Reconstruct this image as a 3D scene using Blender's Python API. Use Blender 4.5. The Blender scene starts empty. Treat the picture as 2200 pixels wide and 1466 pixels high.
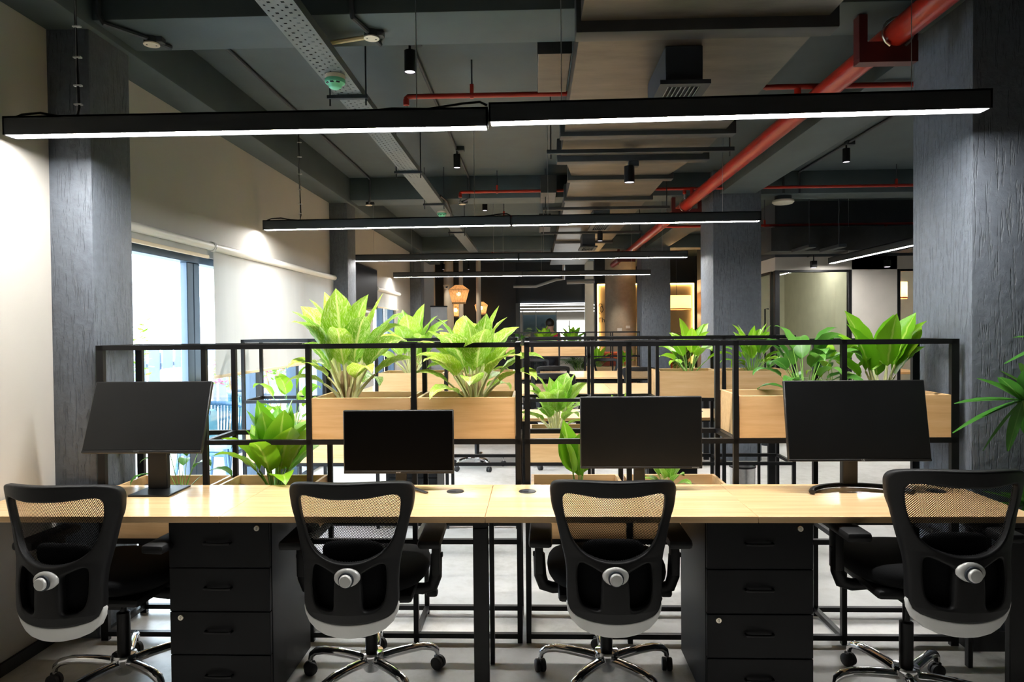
import bpy, bmesh, math, random
from mathutils import Vector, Matrix
from math import pi, sin, cos, radians
random.seed(7)
S = bpy.context.scene
COL = S.collection
# ------------------------------------------------------------------ camera
F, H, VPX, VPY, ROLL = 1467.0, 1.466, 1148.0, 707.0, 0.0088
_d = Vector(((VPX-1100)/F, (733-VPY)/F, -1)).normalized()
_x = Vector((1, ROLL, 0)); _x = (_x - _d*_x.dot(_d)).normalized()
_z = _x.cross(_d)
cam = bpy.data.cameras.new('camera'); cam.sensor_width = 36; cam.lens = F*36/2200; cam.clip_start = .05
co = bpy.data.objects.new('camera', cam); COL.objects.link(co)
co.matrix_world = Matrix(((_x[0], _x[1], _x[2], 0), (_d[0], _d[1], _d[2], 0), (_z[0], _z[1], _z[2], H), (0, 0, 0, 1)))
S.camera = co
# ------------------------------------------------------------------ world, exposure
w = bpy.data.worlds.new('sky'); S.world = w; w.use_nodes = True
w.node_tree.nodes['Background'].inputs[0].default_value = (.80, .90, 1.0, 1)
w.node_tree.nodes['Background'].inputs[1].default_value = 5.5
vs = S.view_settings
vs.view_transform = 'Standard'; vs.look = 'None'; vs.gamma = 1; vs.use_curve_mapping = False; vs.exposure = 1.68
LED = 48.0
S.cycles.max_bounces = 8; S.cycles.diffuse_bounces = 5; S.cycles.transparent_max_bounces = 14
S.cycles.glossy_bounces = 4; S.cycles.transmission_bounces = 6
S.cycles.caustics_reflective = False; S.cycles.caustics_refractive = False
S.cycles.sample_clamp_indirect = 6.0

# ------------------------------------------------------------------ materials
def nt(name):
    m = bpy.data.materials.new(name); m.use_nodes = True
    t = m.node_tree; t.nodes.clear()
    return m, t, t.nodes.new('ShaderNodeOutputMaterial')
def node(t, typ, **kw):
    n = t.nodes.new(typ)
    for k, v in kw.items(): setattr(n, k, v)
    return n
def lk(t, a, b): t.links.new(a, b)
def ramp(t, fac, stops):
    r = node(t, 'ShaderNodeValToRGB'); e = r.color_ramp.elements
    while len(e) < len(stops): e.new(.5)
    for el, (p, c) in zip(e, stops): el.position = p; el.color = (*c, 1)
    lk(t, fac, r.inputs[0]); return r.outputs[0]
def coords(t, kind='Object', scale=(1, 1, 1), rnd=False):
    tc = node(t, 'ShaderNodeTexCoord'); mp = node(t, 'ShaderNodeMapping'); mp.inputs['Scale'].default_value = scale
    lk(t, tc.outputs[kind], mp.inputs[0])
    if rnd:
        oi = node(t, 'ShaderNodeObjectInfo'); ml = node(t, 'ShaderNodeMath', operation='MULTIPLY'); ml.inputs[1].default_value = 37
        lk(t, oi.outputs['Random'], ml.inputs[0]); lk(t, ml.outputs[0], mp.inputs['Location'])
    return mp.outputs[0]
def noise(t, vec, scale, detail=3, rough=.55, out=0):
    n = node(t, 'ShaderNodeTexNoise'); n.inputs['Scale'].default_value = scale; n.inputs['Detail'].default_value = detail
    n.inputs['Roughness'].default_value = rough; lk(t, vec, n.inputs['Vector']); return n.outputs[out]
def bump(t, h, strength, dist=.01):
    b = node(t, 'ShaderNodeBump'); b.inputs['Strength'].default_value = strength; b.inputs['Distance'].default_value = dist
    lk(t, h, b.inputs['Height']); return b.outputs[0]
def mat(name, col, rough=.5, metal=0., var=.06, nscale=6, bmp=0., bscale=60, spec=.5, stretch=(1, 1, 1)):
    m, t, o = nt(name); p = node(t, 'ShaderNodeBsdfPrincipled')
    v = coords(t, 'Object', stretch)
    lo = tuple(max(0, c*(1-var)) for c in col); hi = tuple(min(1, c*(1+var)) for c in col)
    lk(t, ramp(t, noise(t, v, nscale), [(.3, lo), (.7, hi)]), p.inputs['Base Color'])
    p.inputs['Roughness'].default_value = rough; p.inputs['Metallic'].default_value = metal
    p.inputs['Specular IOR Level'].default_value = spec
    if bmp: lk(t, bump(t, noise(t, v, bscale, 4), bmp), p.inputs['Normal'])
    lk(t, p.outputs[0], o.inputs[0]); return m
def emit(name, col, s):
    m, t, o = nt(name); e = node(t, 'ShaderNodeEmission'); e.inputs[0].default_value = (*col, 1); e.inputs[1].default_value = s
    lk(t, e.outputs[0], o.inputs[0]); return m
def wood(name, lo, mid, hi, rough=.32, grain=(1.2, 26, 26)):
    m, t, o = nt(name); p = node(t, 'ShaderNodeBsdfPrincipled')
    v = coords(t, 'Object', grain, True)
    n1 = noise(t, v, 1.6, 5, .62)
    c = ramp(t, n1, [(.28, lo), (.52, mid), (.75, hi)])
    lk(t, c, p.inputs['Base Color']); p.inputs['Roughness'].default_value = rough
    lk(t, bump(t, n1, .04), p.inputs['Normal']); lk(t, p.outputs[0], o.inputs[0]); return m
def plaster(name, col, scratch):
    m, t, o = nt(name); p = node(t, 'ShaderNodeBsdfPrincipled')
    v1 = coords(t, 'Object', (34, 34, 3.2)); v2 = coords(t, 'Object', (9, 9, 9))
    a = noise(t, v1, 2.2, 3, .6); b = noise(t, v2, 3.0, 5, .6)
    r = ramp(t, a, [(.36, (0, 0, 0)), (.44, (1, 1, 1))])
    mx = node(t, 'ShaderNodeMath', operation='MULTIPLY_ADD'); lk(t, r, mx.inputs[0]); mx.inputs[1].default_value = scratch; lk(t, b, mx.inputs[2])
    lk(t, bump(t, mx.outputs[0], .9, .0055), p.inputs['Normal'])
    lk(t, ramp(t, b, [(.3, tuple(c*.85 for c in col)), (.7, tuple(c*1.15 for c in col))]), p.inputs['Base Color'])
    p.inputs['Roughness'].default_value = .55; lk(t, p.outputs[0], o.inputs[0]); return m
def concrete(name, a, b, c, rough=.4):
    m, t, o = nt(name); p = node(t, 'ShaderNodeBsdfPrincipled')
    v = coords(t, 'Object')
    n1 = noise(t, v, 1.3, 8, .65); n2 = noise(t, v, 14, 6, .7)
    mx = node(t, 'ShaderNodeMix'); mx.data_type = 'FLOAT'; mx.inputs[0].default_value = .35
    lk(t, n1, mx.inputs[2]); lk(t, n2, mx.inputs[3])
    lk(t, ramp(t, mx.outputs[0], [(.33, a), (.5, b), (.68, c)]), p.inputs['Base Color'])
    p.inputs['Roughness'].default_value = rough
    lk(t, bump(t, n2, .05), p.inputs['Normal']); lk(t, p.outputs[0], o.inputs[0]); return m
def glass(name, tint=(.95, .98, 1), r0=.035):
    m, t, o = nt(name); tr = node(t, 'ShaderNodeBsdfTransparent'); tr.inputs[0].default_value = (*tint, 1)
    g = node(t, 'ShaderNodeBsdfGlossy'); g.inputs['Roughness'].default_value = .01
    lw = node(t, 'ShaderNodeLayerWeight'); pw = node(t, 'ShaderNodeMath', operation='POWER'); lk(t, lw.outputs['Facing'], pw.inputs[0]); pw.inputs[1].default_value = 5
    f = node(t, 'ShaderNodeMath', operation='MULTIPLY_ADD'); lk(t, pw.outputs[0], f.inputs[0]); f.inputs[1].default_value = .9; f.inputs[2].default_value = r0
    mx = node(t, 'ShaderNodeMixShader'); lk(t, f.outputs[0], mx.inputs[0]); lk(t, tr.outputs[0], mx.inputs[1]); lk(t, g.outputs[0], mx.inputs[2])
    lk(t, mx.outputs[0], o.inputs[0]); return m
def translucent(name, col, f):
    m, t, o = nt(name); p = node(t, 'ShaderNodeBsdfDiffuse'); q = node(t, 'ShaderNodeBsdfTranslucent')
    v = coords(t, 'Object', (1, 3, .4)); c = ramp(t, noise(t, v, 2.5), [(.3, tuple(x*.95 for x in col)), (.7, col)])
    lk(t, c, p.inputs[0]); lk(t, c, q.inputs[0])
    mx = node(t, 'ShaderNodeMixShader'); mx.inputs[0].default_value = f
    lk(t, p.outputs[0], mx.inputs[1]); lk(t, q.outputs[0], mx.inputs[2]); lk(t, mx.outputs[0], o.inputs[0]); return m
def leafmat(name, dark, light, pale, speck=.0, rib=(.60, .75, .30)):
    """leaf blade: UV u along the blade, v across (midrib at .5)"""
    m, t, o = nt(name); p = node(t, 'ShaderNodeBsdfPrincipled')
    uv = node(t, 'ShaderNodeTexCoord').outputs['UV']; sp = node(t, 'ShaderNodeSeparateXYZ'); lk(t, uv, sp.inputs[0])
    oi = node(t, 'ShaderNodeObjectInfo')
    base = ramp(t, oi.outputs['Random'], [(.0, dark), (1., light)])
    ab = node(t, 'ShaderNodeMath', operation='SUBTRACT'); lk(t, sp.outputs[1], ab.inputs[0]); ab.inputs[1].default_value = .5
    aa = node(t, 'ShaderNodeMath', operation='ABSOLUTE'); lk(t, ab.outputs[0], aa.inputs[0])
    col = base
    if speck > 0:
        # pale splashes that run out from the midrib, gathered towards it
        u2 = node(t, 'ShaderNodeMath', operation='MULTIPLY_ADD'); lk(t, aa.outputs[0], u2.inputs[0]); u2.inputs[1].default_value = -1.1; lk(t, sp.outputs[0], u2.inputs[2])
        cb = node(t, 'ShaderNodeCombineXYZ'); lk(t, u2.outputs[0], cb.inputs[0]); lk(t, sp.outputs[1], cb.inputs[1])
        ml = node(t, 'ShaderNodeMath', operation='MULTIPLY'); ml.inputs[1].default_value = 40; lk(t, oi.outputs['Random'], ml.inputs[0]); lk(t, ml.outputs[0], cb.inputs[2])
        mp = node(t, 'ShaderNodeMapping'); mp.inputs['Scale'].default_value = (46, 14, 1); lk(t, cb.outputs[0], mp.inputs[0])
        n = noise(t, mp.outputs[0], 1.0, 4, .7)
        k = ramp(t, n, [(.585-speck*.07, (0, 0, 0)), (.655-speck*.05, (.9, .9, .9))])
        mx = node(t, 'ShaderNodeMixRGB'); lk(t, k, mx.inputs[0]); lk(t, base, mx.inputs[1]); mx.inputs[2].default_value = (*pale, 1); col = mx.outputs[0]
    rb = ramp(t, aa.outputs[0], [(.015, (1, 1, 1)), (.06, (0, 0, 0))])
    mx = node(t, 'ShaderNodeMixRGB'); lk(t, rb, mx.inputs[0]); lk(t, col, mx.inputs[1]); mx.inputs[2].default_value = (*rib, 1); col = mx.outputs[0]
    lk(t, col, p.inputs['Base Color']); p.inputs['Roughness'].default_value = .32
    wv = node(t, 'ShaderNodeTexWave'); wv.inputs['Scale'].default_value = 5; wv.inputs['Distortion'].default_value = 1
    u3 = node(t, 'ShaderNodeMath', operation='MULTIPLY_ADD'); lk(t, aa.outputs[0], u3.inputs[0]); u3.inputs[1].default_value = -1.0; lk(t, sp.outputs[0], u3.inputs[2])
    cc = node(t, 'ShaderNodeCombineXYZ'); lk(t, u3.outputs[0], cc.inputs[0]); lk(t, cc.outputs[0], wv.inputs[0])
    lk(t, bump(t, wv.outputs[1], .12, .004), p.inputs['Normal'])
    tl = node(t, 'ShaderNodeBsdfTranslucent'); lk(t, col, tl.inputs[0])
    ms = node(t, 'ShaderNodeMixShader'); ms.inputs[0].default_value = .38; lk(t, p.outputs[0], ms.inputs[1]); lk(t, tl.outputs[0], ms.inputs[2])
    lk(t, ms.outputs[0], o.inputs[0]); return m
def netmat(name):
    """woven chair mesh: UV in metres, 5 mm pitch, open holes"""
    m, t, o = nt(name); uv = node(t, 'ShaderNodeTexCoord').outputs['UV']
    mp = node(t, 'ShaderNodeMapping'); mp.inputs['Rotation'].default_value = (0, 0, radians(32)); mp.inputs['Scale'].default_value = (200, 200, 1); lk(t, uv, mp.inputs[0])
    vo = node(t, 'ShaderNodeTexVoronoi'); vo.voronoi_dimensions = '2D'; vo.inputs['Scale'].default_value = 1; vo.inputs['Randomness'].default_value = 0; lk(t, mp.outputs[0], vo.inputs['Vector'])
    k = ramp(t, vo.outputs['Distance'], [(.33, (1, 1, 1)), (.40, (0, 0, 0))])
    d = node(t, 'ShaderNodeBsdfDiffuse'); d.inputs[0].default_value = (.006, .006, .0065, 1); tr = node(t, 'ShaderNodeBsdfTransparent')
    mx = node(t, 'ShaderNodeMixShader'); lk(t, k, mx.inputs[0]); lk(t, d.outputs[0], mx.inputs[1]); lk(t, tr.outputs[0], mx.inputs[2]); lk(t, mx.outputs[0], o.inputs[0]); return m

M = {}
M['oak'] = wood('light_oak_laminate', (.66, .42, .20), (.74, .50, .26), (.79, .57, .33), .23)
M['oakbox'] = wood('light_oak_board', (.62, .36, .155), (.72, .455, .215), (.78, .53, .28), .42, (1.6, 20, 20))
M['walnut'] = wood('brown_board', (.22, .12, .06), (.30, .17, .09), (.36, .22, .12), .4)
M['black'] = mat('black_powder_coat', (.005, .005, .0055), .42, 0, .15, 20, .05, 300, .3)
M['blackmat'] = mat('black_laminate', (.0055, .006, .007), .5, 0, .12, 5, .06, 400, .22)
M['plastic'] = mat('black_plastic', (.0055, .0055, .006), .52, 0, .1, 30, .08, 500, .3)
M['fabric'] = mat('black_fabric', (.003, .0033, .004), .9, 0, .2, 200, .3, 700, .2)
M['net'] = netmat('black_mesh_fabric')
M['whiteplastic'] = mat('white_plastic', (.68, .68, .66), .4, 0, .02)
M['silver'] = mat('silver_plastic', (.62, .62, .60), .35, .2, .03)
M['chrome'] = mat('chrome', (.82, .82, .83), .08, 1, .02)
M['steel'] = mat('brushed_steel', (.62, .62, .62), .3, 1, .08, 40)
M['brass'] = mat('nickel_lock', (.75, .70, .58), .25, 1, .03)
M['rubber'] = mat('black_caster', (.011, .011, .0115), .55)
M['screendark'] = mat('glossy_black_screen', (.0018, .0018, .002), .45, 0, .2, 3, 0, 60, .05)
M['lampblack'] = mat('dark_lamp_housing', (.028, .032, .034), .5, 0, .1)
M['screen'] = mat('black_screen', (.0055, .006, .0065), .36, 0, .25, 3, 0, 60, .4)
M['bezel'] = mat('monitor_bezel', (.009, .009, .0095), .45)
M['logo'] = mat('grey_logo_print', (.45, .45, .45), .5, 0, .02)
M['logofaint'] = mat('faint_logo_print', (.10, .10, .105), .5, 0, .02)
M['pillar'] = plaster('grey_blue_plaster', (.115, .132, .158), .9)
M['ceil'] = mat('dark_teal_paint', (.047, .068, .074), .62, 0, .12, 3, .04, 80)
M['dark'] = mat('charcoal_paint', (.024, .031, .040), .6, 0, .1, 3)
M['cream'] = mat('cream_paint', (.45, .43, .39), .7, 0, .03, 2, .02, 120)
M['white'] = mat('white_paint', (.75, .74, .71), .6, 0, .03)
M['floor'] = concrete('polished_concrete', (.40, .385, .345), (.60, .585, .555), (.70, .69, .67), .36)
M['colcrete'] = concrete('raw_concrete', (.30, .25, .19), (.40, .34, .26), (.48, .42, .33), .8)
M['kick'] = mat('black_skirting', (.012, .012, .013), .5)
M['duct'] = mat('galvanised_duct', (.095, .083, .068), .40, .45, .3, 3.5, .10, 6, .5, (1, 3, 1))
M['ductdark'] = mat('dark_duct_wrap', (.035, .038, .040), .5, .2, .2)
M['tray'] = mat('painted_cable_tray', (.125, .145, .15), .5, .3, .06)
M['red'] = mat('red_fire_paint', (.33, .018, .009), .3, 0, .10, 5)
M['redmat'] = mat('dull_red_bracket', (.075, .008, .007), .5, 0, .1)
M['cap'] = mat('offwhite_cap', (.68, .62, .52), .5, 0, .03)
M['tube'] = mat('ivory_conduit', (.65, .52, .33), .45, 0, .05)
M['mint'] = mat('mint_detector', (.16, .62, .40), .35, 0, .05)
M['led'] = emit('led_diffuser', (1, .985, .955), LED)
M['ledcool'] = emit('led_diffuser_cool', (1, .99, .97), 2.6)
M['officefill'] = emit('office_fill_emission', (1, .97, .90), 14)  # glow of the fill strips added inside the office rooms
M['bulb2'] = emit('bright_warm_bulb', (1, .66, .32), 110)
M['ledwarm'] = emit('warm_led_strip', (1, .62, .22), 8)
M['spot'] = emit('downlight_lens', (.95, .85, 1.), 1.0)
M['bulb'] = emit('warm_bulb', (1, .70, .38), 15)
M['blind'] = translucent('blind_fabric', (.48, .48, .455), .09)
M['blindbar'] = mat('blind_tube', (.70, .68, .62), .45, 0, .02)
M['beige'] = mat('beige_hem', (.72, .60, .42), .6, 0, .04)
M['winframe'] = mat('blue_grey_aluminium', (.045, .075, .11), .4, .3, .06)
M['glass'] = glass('clear_glass'); M['gglass'] = glass('greenish_glass', (.92, .95, .90), .08)
M['soil'] = mat('dark_soil', (.05, .035, .025), .95, 0, .4, 40, .5, 60)
M['pet'] = mat('pale_petiole', (.70, .70, .36), .4, 0, .12, 12)
M['petg'] = mat('green_petiole', (.22, .42, .08), .4, 0, .12, 12)
M['stalk'] = mat('tan_stalk', (.46, .33, .18), .6, 0, .25, 18, .3, 40)
M['lv'] = leafmat('variegated_leaf', (.20, .46, .015), (.44, .66, .03), (.90, .92, .50), 1.0, (.80, .84, .36))
M['lv2'] = leafmat('silver_green_leaf', (.20, .50, .025), (.42, .66, .06), (.70, .82, .40), .8, (.62, .78, .30))
M['lg'] = leafmat('bright_green_leaf', (.13, .40, .012), (.33, .60, .03), (.4, .6, .2), 0, (.46, .64, .12))
M['ld'] = leafmat('deep_green_leaf', (.05, .20, .025), (.13, .34, .05), (.4, .6, .2), 0, (.16, .34, .08))
M['lp'] = leafmat('palm_leaf', (.03, .12, .02), (.10, .26, .04), (.4, .6, .2), 0, (.12, .28, .06))
M['rattan'] = None
m, t, o = nt('rattan_shade'); M['rattan'] = m
_p = node(t, 'ShaderNodeBsdfDiffuse'); _q = node(t, 'ShaderNodeBsdfTranslucent')
_c = ramp(t, noise(t, coords(t, 'Object', (60, 60, 3)), 1.0, 3), [(.35, (.58, .33, .16)), (.6, (.88, .62, .38))])
lk(t, _c, _p.inputs[0]); lk(t, _c, _q.inputs[0]); _m = node(t, 'ShaderNodeMixShader'); _m.inputs[0].default_value = .55
lk(t, _p.outputs[0], _m.inputs[1]); lk(t, _q.outputs[0], _m.inputs[2]); lk(t, _m.outputs[0], o.inputs[0])
M['shade'] = translucent('orange_linen_shade', (.90, .55, .30), .6)
M['tile'] = mat('pale_balcony_tile', (.72, .72, .72), .6, 0, .05)
M['fence'] = mat('blue_grey_fence_board', (.20, .25, .34), .6, 0, .08)
M['rope'] = mat('teal_rope', (.03, .13, .20), .7, 0, .15)
M['ropeframe'] = mat('blue_painted_frame', (.06, .15, .26), .5)
M['cushion'] = mat('turquoise_cushion', (.30, .58, .66), .8, 0, .06)
M['pink'] = mat('pink_petal', (.75, .14, .34), .6, 0, .15)
M['orange'] = mat('orange_upholstery', (.50, .10, .03), .7, 0, .1)
M['redshirt'] = mat('red_shirt_cloth', (.55, .02, .05), .8)
M['skin'] = mat('skin', (.45, .27, .18), .5, 0, .04)
M['hair'] = mat('black_hair', (.012, .010, .009), .5)
M['trouser'] = mat('dark_trousers', (.03, .03, .04), .8)
M['bluescreen'] = emit('lit_blue_screen', (.05, .25, .75), .8)
M['banner'] = mat('white_banner_print', (.80, .82, .85), .6)
M['daywin'] = emit('daylit_far_window', (.95, 1, 1), 2.2)
M['warmwall'] = mat('warm_beige_wall', (.62, .47, .28), .7)
M['greige'] = mat('greige_office_paint', (.44, .41, .365), .7, 0, .03)
M['officewall'] = mat('pale_office_wall', (.66, .63, .52), .7)

# ------------------------------------------------------------------ mesh helpers
class MB:
    def __init__(s): s.v = []; s.f = []; s.mi = []; s.uv = []; s.mats = []; s.sm = []
    def m(s, name):
        if name not in s.mats: s.mats.append(name)
        return s.mats.index(name)
    def add(s, vs, fs, mn, uvs=None, smooth=False):
        b = len(s.v); s.v += [tuple(v) for v in vs]; k = s.m(mn)
        for i, f in enumerate(fs):
            s.f.append(tuple(b+j for j in f)); s.mi.append(k); s.uv.append(uvs[i] if uvs else None); s.sm.append(smooth)
        return s
    def box(s, x0, x1, y0, y1, z0, z1, mn, bev=0):
        if bev > 0:
            bm = bmesh.new(); bmesh.ops.create_cube(bm, size=1)
            for v in bm.verts: v.co = Vector(((x0+x1)/2+v.co.x*(x1-x0), (y0+y1)/2+v.co.y*(y1-y0), (z0+z1)/2+v.co.z*(z1-z0)))
            seg = 3 if bev > .015 else (2 if bev > .004 else 1)
            bmesh.ops.bevel(bm, geom=bm.edges[:], offset=bev, segments=seg, profile=.5, affect='EDGES')
            s.bm(bm, mn, True); return s
        vs = [(x0, y0, z0), (x1, y0, z0), (x1, y1, z0), (x0, y1, z0), (x0, y0, z1), (x1, y0, z1), (x1, y1, z1), (x0, y1, z1)]
        return s.add(vs, [(0, 3, 2, 1), (4, 5, 6, 7), (0, 1, 5, 4), (1, 2, 6, 5), (2, 3, 7, 6), (3, 0, 4, 7)], mn)
    def bm(s, bm, mn, smooth=False, free=True):
        bm.verts.index_update()
        s.add([v.co.copy() for v in bm.verts], [[v.index for v in f.verts] for f in bm.faces], mn, None, smooth)
        if free: bm.free()
        return s
    def tube(s, pts, r, mn, n=8, cap=True, flat=1.0):
        """r: number or list; flat scales the section along the second axis"""
        pts = [Vector(p) for p in pts]; L = len(pts); rs = r if isinstance(r, (list, tuple)) else [r]*L
        vs = []; up = None
        for i, p in enumerate(pts):
            tg = (pts[min(i+1, L-1)]-pts[max(i-1, 0)]).normalized()
            if up is None:
                up = Vector((0, 0, 1)) if abs(tg.z) < .9 else Vector((1, 0, 0))
            a = (up-tg*up.dot(tg)).normalized(); b = tg.cross(a); up = a
            for k in range(n):
                an = 2*pi*k/n; vs.append(p+(a*cos(an)*flat+b*sin(an))*rs[i])
        fs = [(i*n+k, i*n+(k+1) % n, (i+1)*n+(k+1) % n, (i+1)*n+k) for i in range(L-1) for k in range(n)]
        s.add(vs, fs, mn, None, True)
        if cap: s.add(vs[:n], [tuple(range(n))[::-1]], mn); s.add(vs[-n:], [tuple(range(n))], mn)
        return s
    def lathe(s, prof, mn, n=24, c=(0, 0, 0), ax='Z', smooth=True):
        vs = []
        for r, z in prof:
            for k in range(n):
                a = 2*pi*k/n
                p = (r*cos(a), r*sin(a), z)
                if ax == 'X': p = (z, r*cos(a), r*sin(a))
                if ax == 'Y': p = (r*sin(a), z, r*cos(a))
                vs.append((c[0]+p[0], c[1]+p[1], c[2]+p[2]))
        fs = [(i*n+k, i*n+(k+1) % n, (i+1)*n+(k+1) % n, (i+1)*n+k) for i in range(len(prof)-1) for k in range(n)]
        return s.add(vs, fs, mn, None, smooth)
    def xf(s, mx): s.v = [tuple(mx @ Vector(v)) for v in s.v]; return s
    def mesh(s, name):
        me = bpy.data.meshes.new(name); me.from_pydata(s.v, [], s.f)
        for n in s.mats: me.materials.append(M[n])
        me.polygons.foreach_set('material_index', s.mi); me.polygons.foreach_set('use_smooth', s.sm)
        if any(s.uv):
            ul = me.uv_layers.new(name='UVMap'); k = 0
            for u, f in zip(s.uv, s.f):
                for j in range(len(f)): ul.data[k].uv = u[j] if u else (0, 0); k += 1
        me.validate(); me.update()
        if any(s.sm): me.set_sharp_from_angle(angle=radians(42))
        return me
    def build(s, name, parent=None, loc=None):
        o = bpy.data.objects.new(name, s.mesh(name)); COL.objects.link(o)
        if parent: o.parent = parent
        if loc: o.location = loc
        return o
def tag(o, label, cat, group=None, kind=None):
    o['label'] = label; o['category'] = cat
    if group: o['group'] = group
    if kind: o['kind'] = kind
    return o
def thing(name, label, cat, loc=(0, 0, 0), rz=0, group=None, kind=None):
    o = bpy.data.objects.new(name, None); COL.objects.link(o); o.location = loc; o.rotation_euler = (0, 0, rz); o.empty_display_size = .05
    return tag(o, label, cat, group, kind)
def part(name, parent, me, loc=(0, 0, 0), rot=(0, 0, 0), sc=1):
    o = bpy.data.objects.new(name, me); COL.objects.link(o); o.parent = parent; o.location = loc; o.rotation_euler = rot
    o.scale = sc if isinstance(sc, tuple) else (sc,)*3; return o
def dup(root, label, loc, rz, group=None):
    r = root.copy(); COL.objects.link(r); r.location = loc; r.rotation_euler = (0, 0, rz); r['label'] = label
    if group: r['group'] = group
    for ch in root.children:
        c = ch.copy(); COL.objects.link(c); c.parent = r
        for g in ch.children:
            e = g.copy(); COL.objects.link(e); e.parent = c
    return r
def struct(name, mb, label, cat):
    return tag(mb.build(name), label, cat, None, 'structure')

# ================================================================== SETTING
WL, PL, PR = -2.295, -2.09, 1.955             # left wall, left and right pillar faces
PY = [(3.18, 3.50), (7.63, 7.97), (12.60, 12.95)]
mb = MB().box(-2.6, 10, -4, 26, -.2, 0, 'floor'); struct('floor', mb, 'pale polished concrete floor of the open office', 'floor')
mb = MB().box(-2.6, 10, -4, 18.0, 3.18, 3.4, 'ceil')
mb.box(-2.6, 10, 18.0, 26, 2.36, 2.6, 'greige'); struct('ceiling', mb, 'dark teal painted concrete ceiling slab', 'ceiling')
# left wall with two glazed openings
mb = MB()
W1 = (3.50, 7.63, 1.99); W3 = (9.66, 11.28, 1.93)
mb.box(WL-.2, WL, -4, W1[0], 0, 3.18, 'cream').box(WL-.2, WL, W1[0], W1[1], W1[2], 3.18, 'cream').box(WL-.2, WL, W1[1], W3[0], 0, 3.18, 'cream')
mb.box(WL-.2, WL, W3[0], W3[1], W3[2], 3.18, 'cream').box(WL-.2, WL, W3[1], 12.95, 0, 3.18, 'cream').box(-2.62, -2.25, 15.3, 15.5, 0, 3.18, 'cream').box(-2.7, -2.6, 12.95, 26, 0, 3.18, 'cream')
struct('wall_left', mb, 'cream painted window wall on the left', 'wall')
struct('baseboard_left', MB().box(WL, WL+.014, -4, 3.18, 0, .055, 'kick'), 'black skirting along the cream left wall', 'skirting')
struct('wall_back', MB().box(-2.6, 10, -4.2, -4, 0, 3.18, 'cream'), 'cream wall behind the viewer', 'wall')
struct('wall_right', MB().box(10, 10.2, -4, 26, 0, 3.18, 'cream'), 'cream wall far to the right', 'wall')
# pillars
n_ = 0
for i, (y0, y1) in enumerate(PY):
    struct('pillar_left', MB().box(WL-.01, PL, y0, y1, 0, 3.18, 'pillar', .008), ['nearest grey plaster pillar on the window wall', 'second grey plaster pillar on the window wall, past the long blind', 'third grey plaster pillar on the window wall, past the television'][i], 'pillar')
    struct('pillar_right', MB().box(PR, PR+.52, y0-(.06 if i == 0 else .1), y1+(.12 if i else .1), 0, 3.18, 'pillar', .008), ['broad grey plaster pillar at the right edge', 'grey plaster pillar behind the right planters', 'farthest grey plaster pillar beside the raw concrete column'][i], 'pillar')
struct('baseboard_pillar', MB().box(PR-.012, PR+.53, 3.106, 3.118, 0, .09, 'kick').box(PR-.012, PR-.001, 3.118, 3.6, 0, .09, 'kick'), 'black skirting around the nearest right pillar', 'skirting')
# beams
for i, (y0, y1) in enumerate([(3.16, 3.52), (7.64, 7.99), (12.6, 13.0)]):
    struct('beam', MB().box(-2.06, 10, y0, y1, 2.93, 3.18, 'ceil', .006), ['dark cross beam above the desk row', 'dark cross beam at the second pillars', 'dark cross beam at the third pillars'][i], 'beam')
struct('beam', MB().box(WL, -2.06, -4, 15, 2.90, 3.18, 'ceil', .006), 'dark edge beam along the top of the window wall', 'beam')
struct('beam', MB().box(2.03, 2.42, -4, 17, 2.92, 3.18, 'ceil', .006), 'dark long beam over the right pillars', 'beam')

# ---- window 1: sliding doors to the balcony
wn = thing('window_1', 'blue grey sliding glass doors to the balcony on the left', 'window', (0, 0, 0), 0, None, 'structure')
fx0, fx1 = WL-.13, WL-.03
def frame(parent, name, y0, y1, z0, z1, x0=fx0, x1=fx1, mn='winframe'): return MB().box(x0, x1, y0, y1, z0, z1, mn, .004).build(name, parent)
frame(wn, 'head_rail', 3.5, 7.63, 1.94, 1.99); frame(wn, 'sill_rail', 3.5, 7.63, 0, .05)
for y in (3.52, 5.66, 6.62, 7.56): frame(wn, 'mullion', y-.04, y+.04, .05, 1.94)
for y in (4.595, 4.685): frame(wn, 'mullion', y-.042, y+.042, .05, 1.94, WL-.10, WL-.05)
for y0, y1 in ((3.56, 4.52), (4.74, 5.62), (5.70, 6.58), (6.66, 7.52)): MB().box(WL-.085, WL-.079, y0, y1, .05, 1.94, 'glass').build('pane', wn)
wn = thing('window_3', 'narrow balcony door beyond the wall television', 'window', (0, 0, 0), 0, None, 'structure')
frame(wn, 'head_rail', 9.66, 11.28, 1.88, 1.93); frame(wn, 'sill_rail', 9.66, 11.28, 0, .05)
for y in (9.70, 10.45, 11.24): frame(wn, 'mullion', y-.035, y+.035, .05, 1.88)
for y0, y1 in ((9.735, 10.415), (10.485, 11.205)): MB().box(WL-.085, WL-.079, y0, y1, .05, 1.88, 'glass').build('pane', wn)
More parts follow.
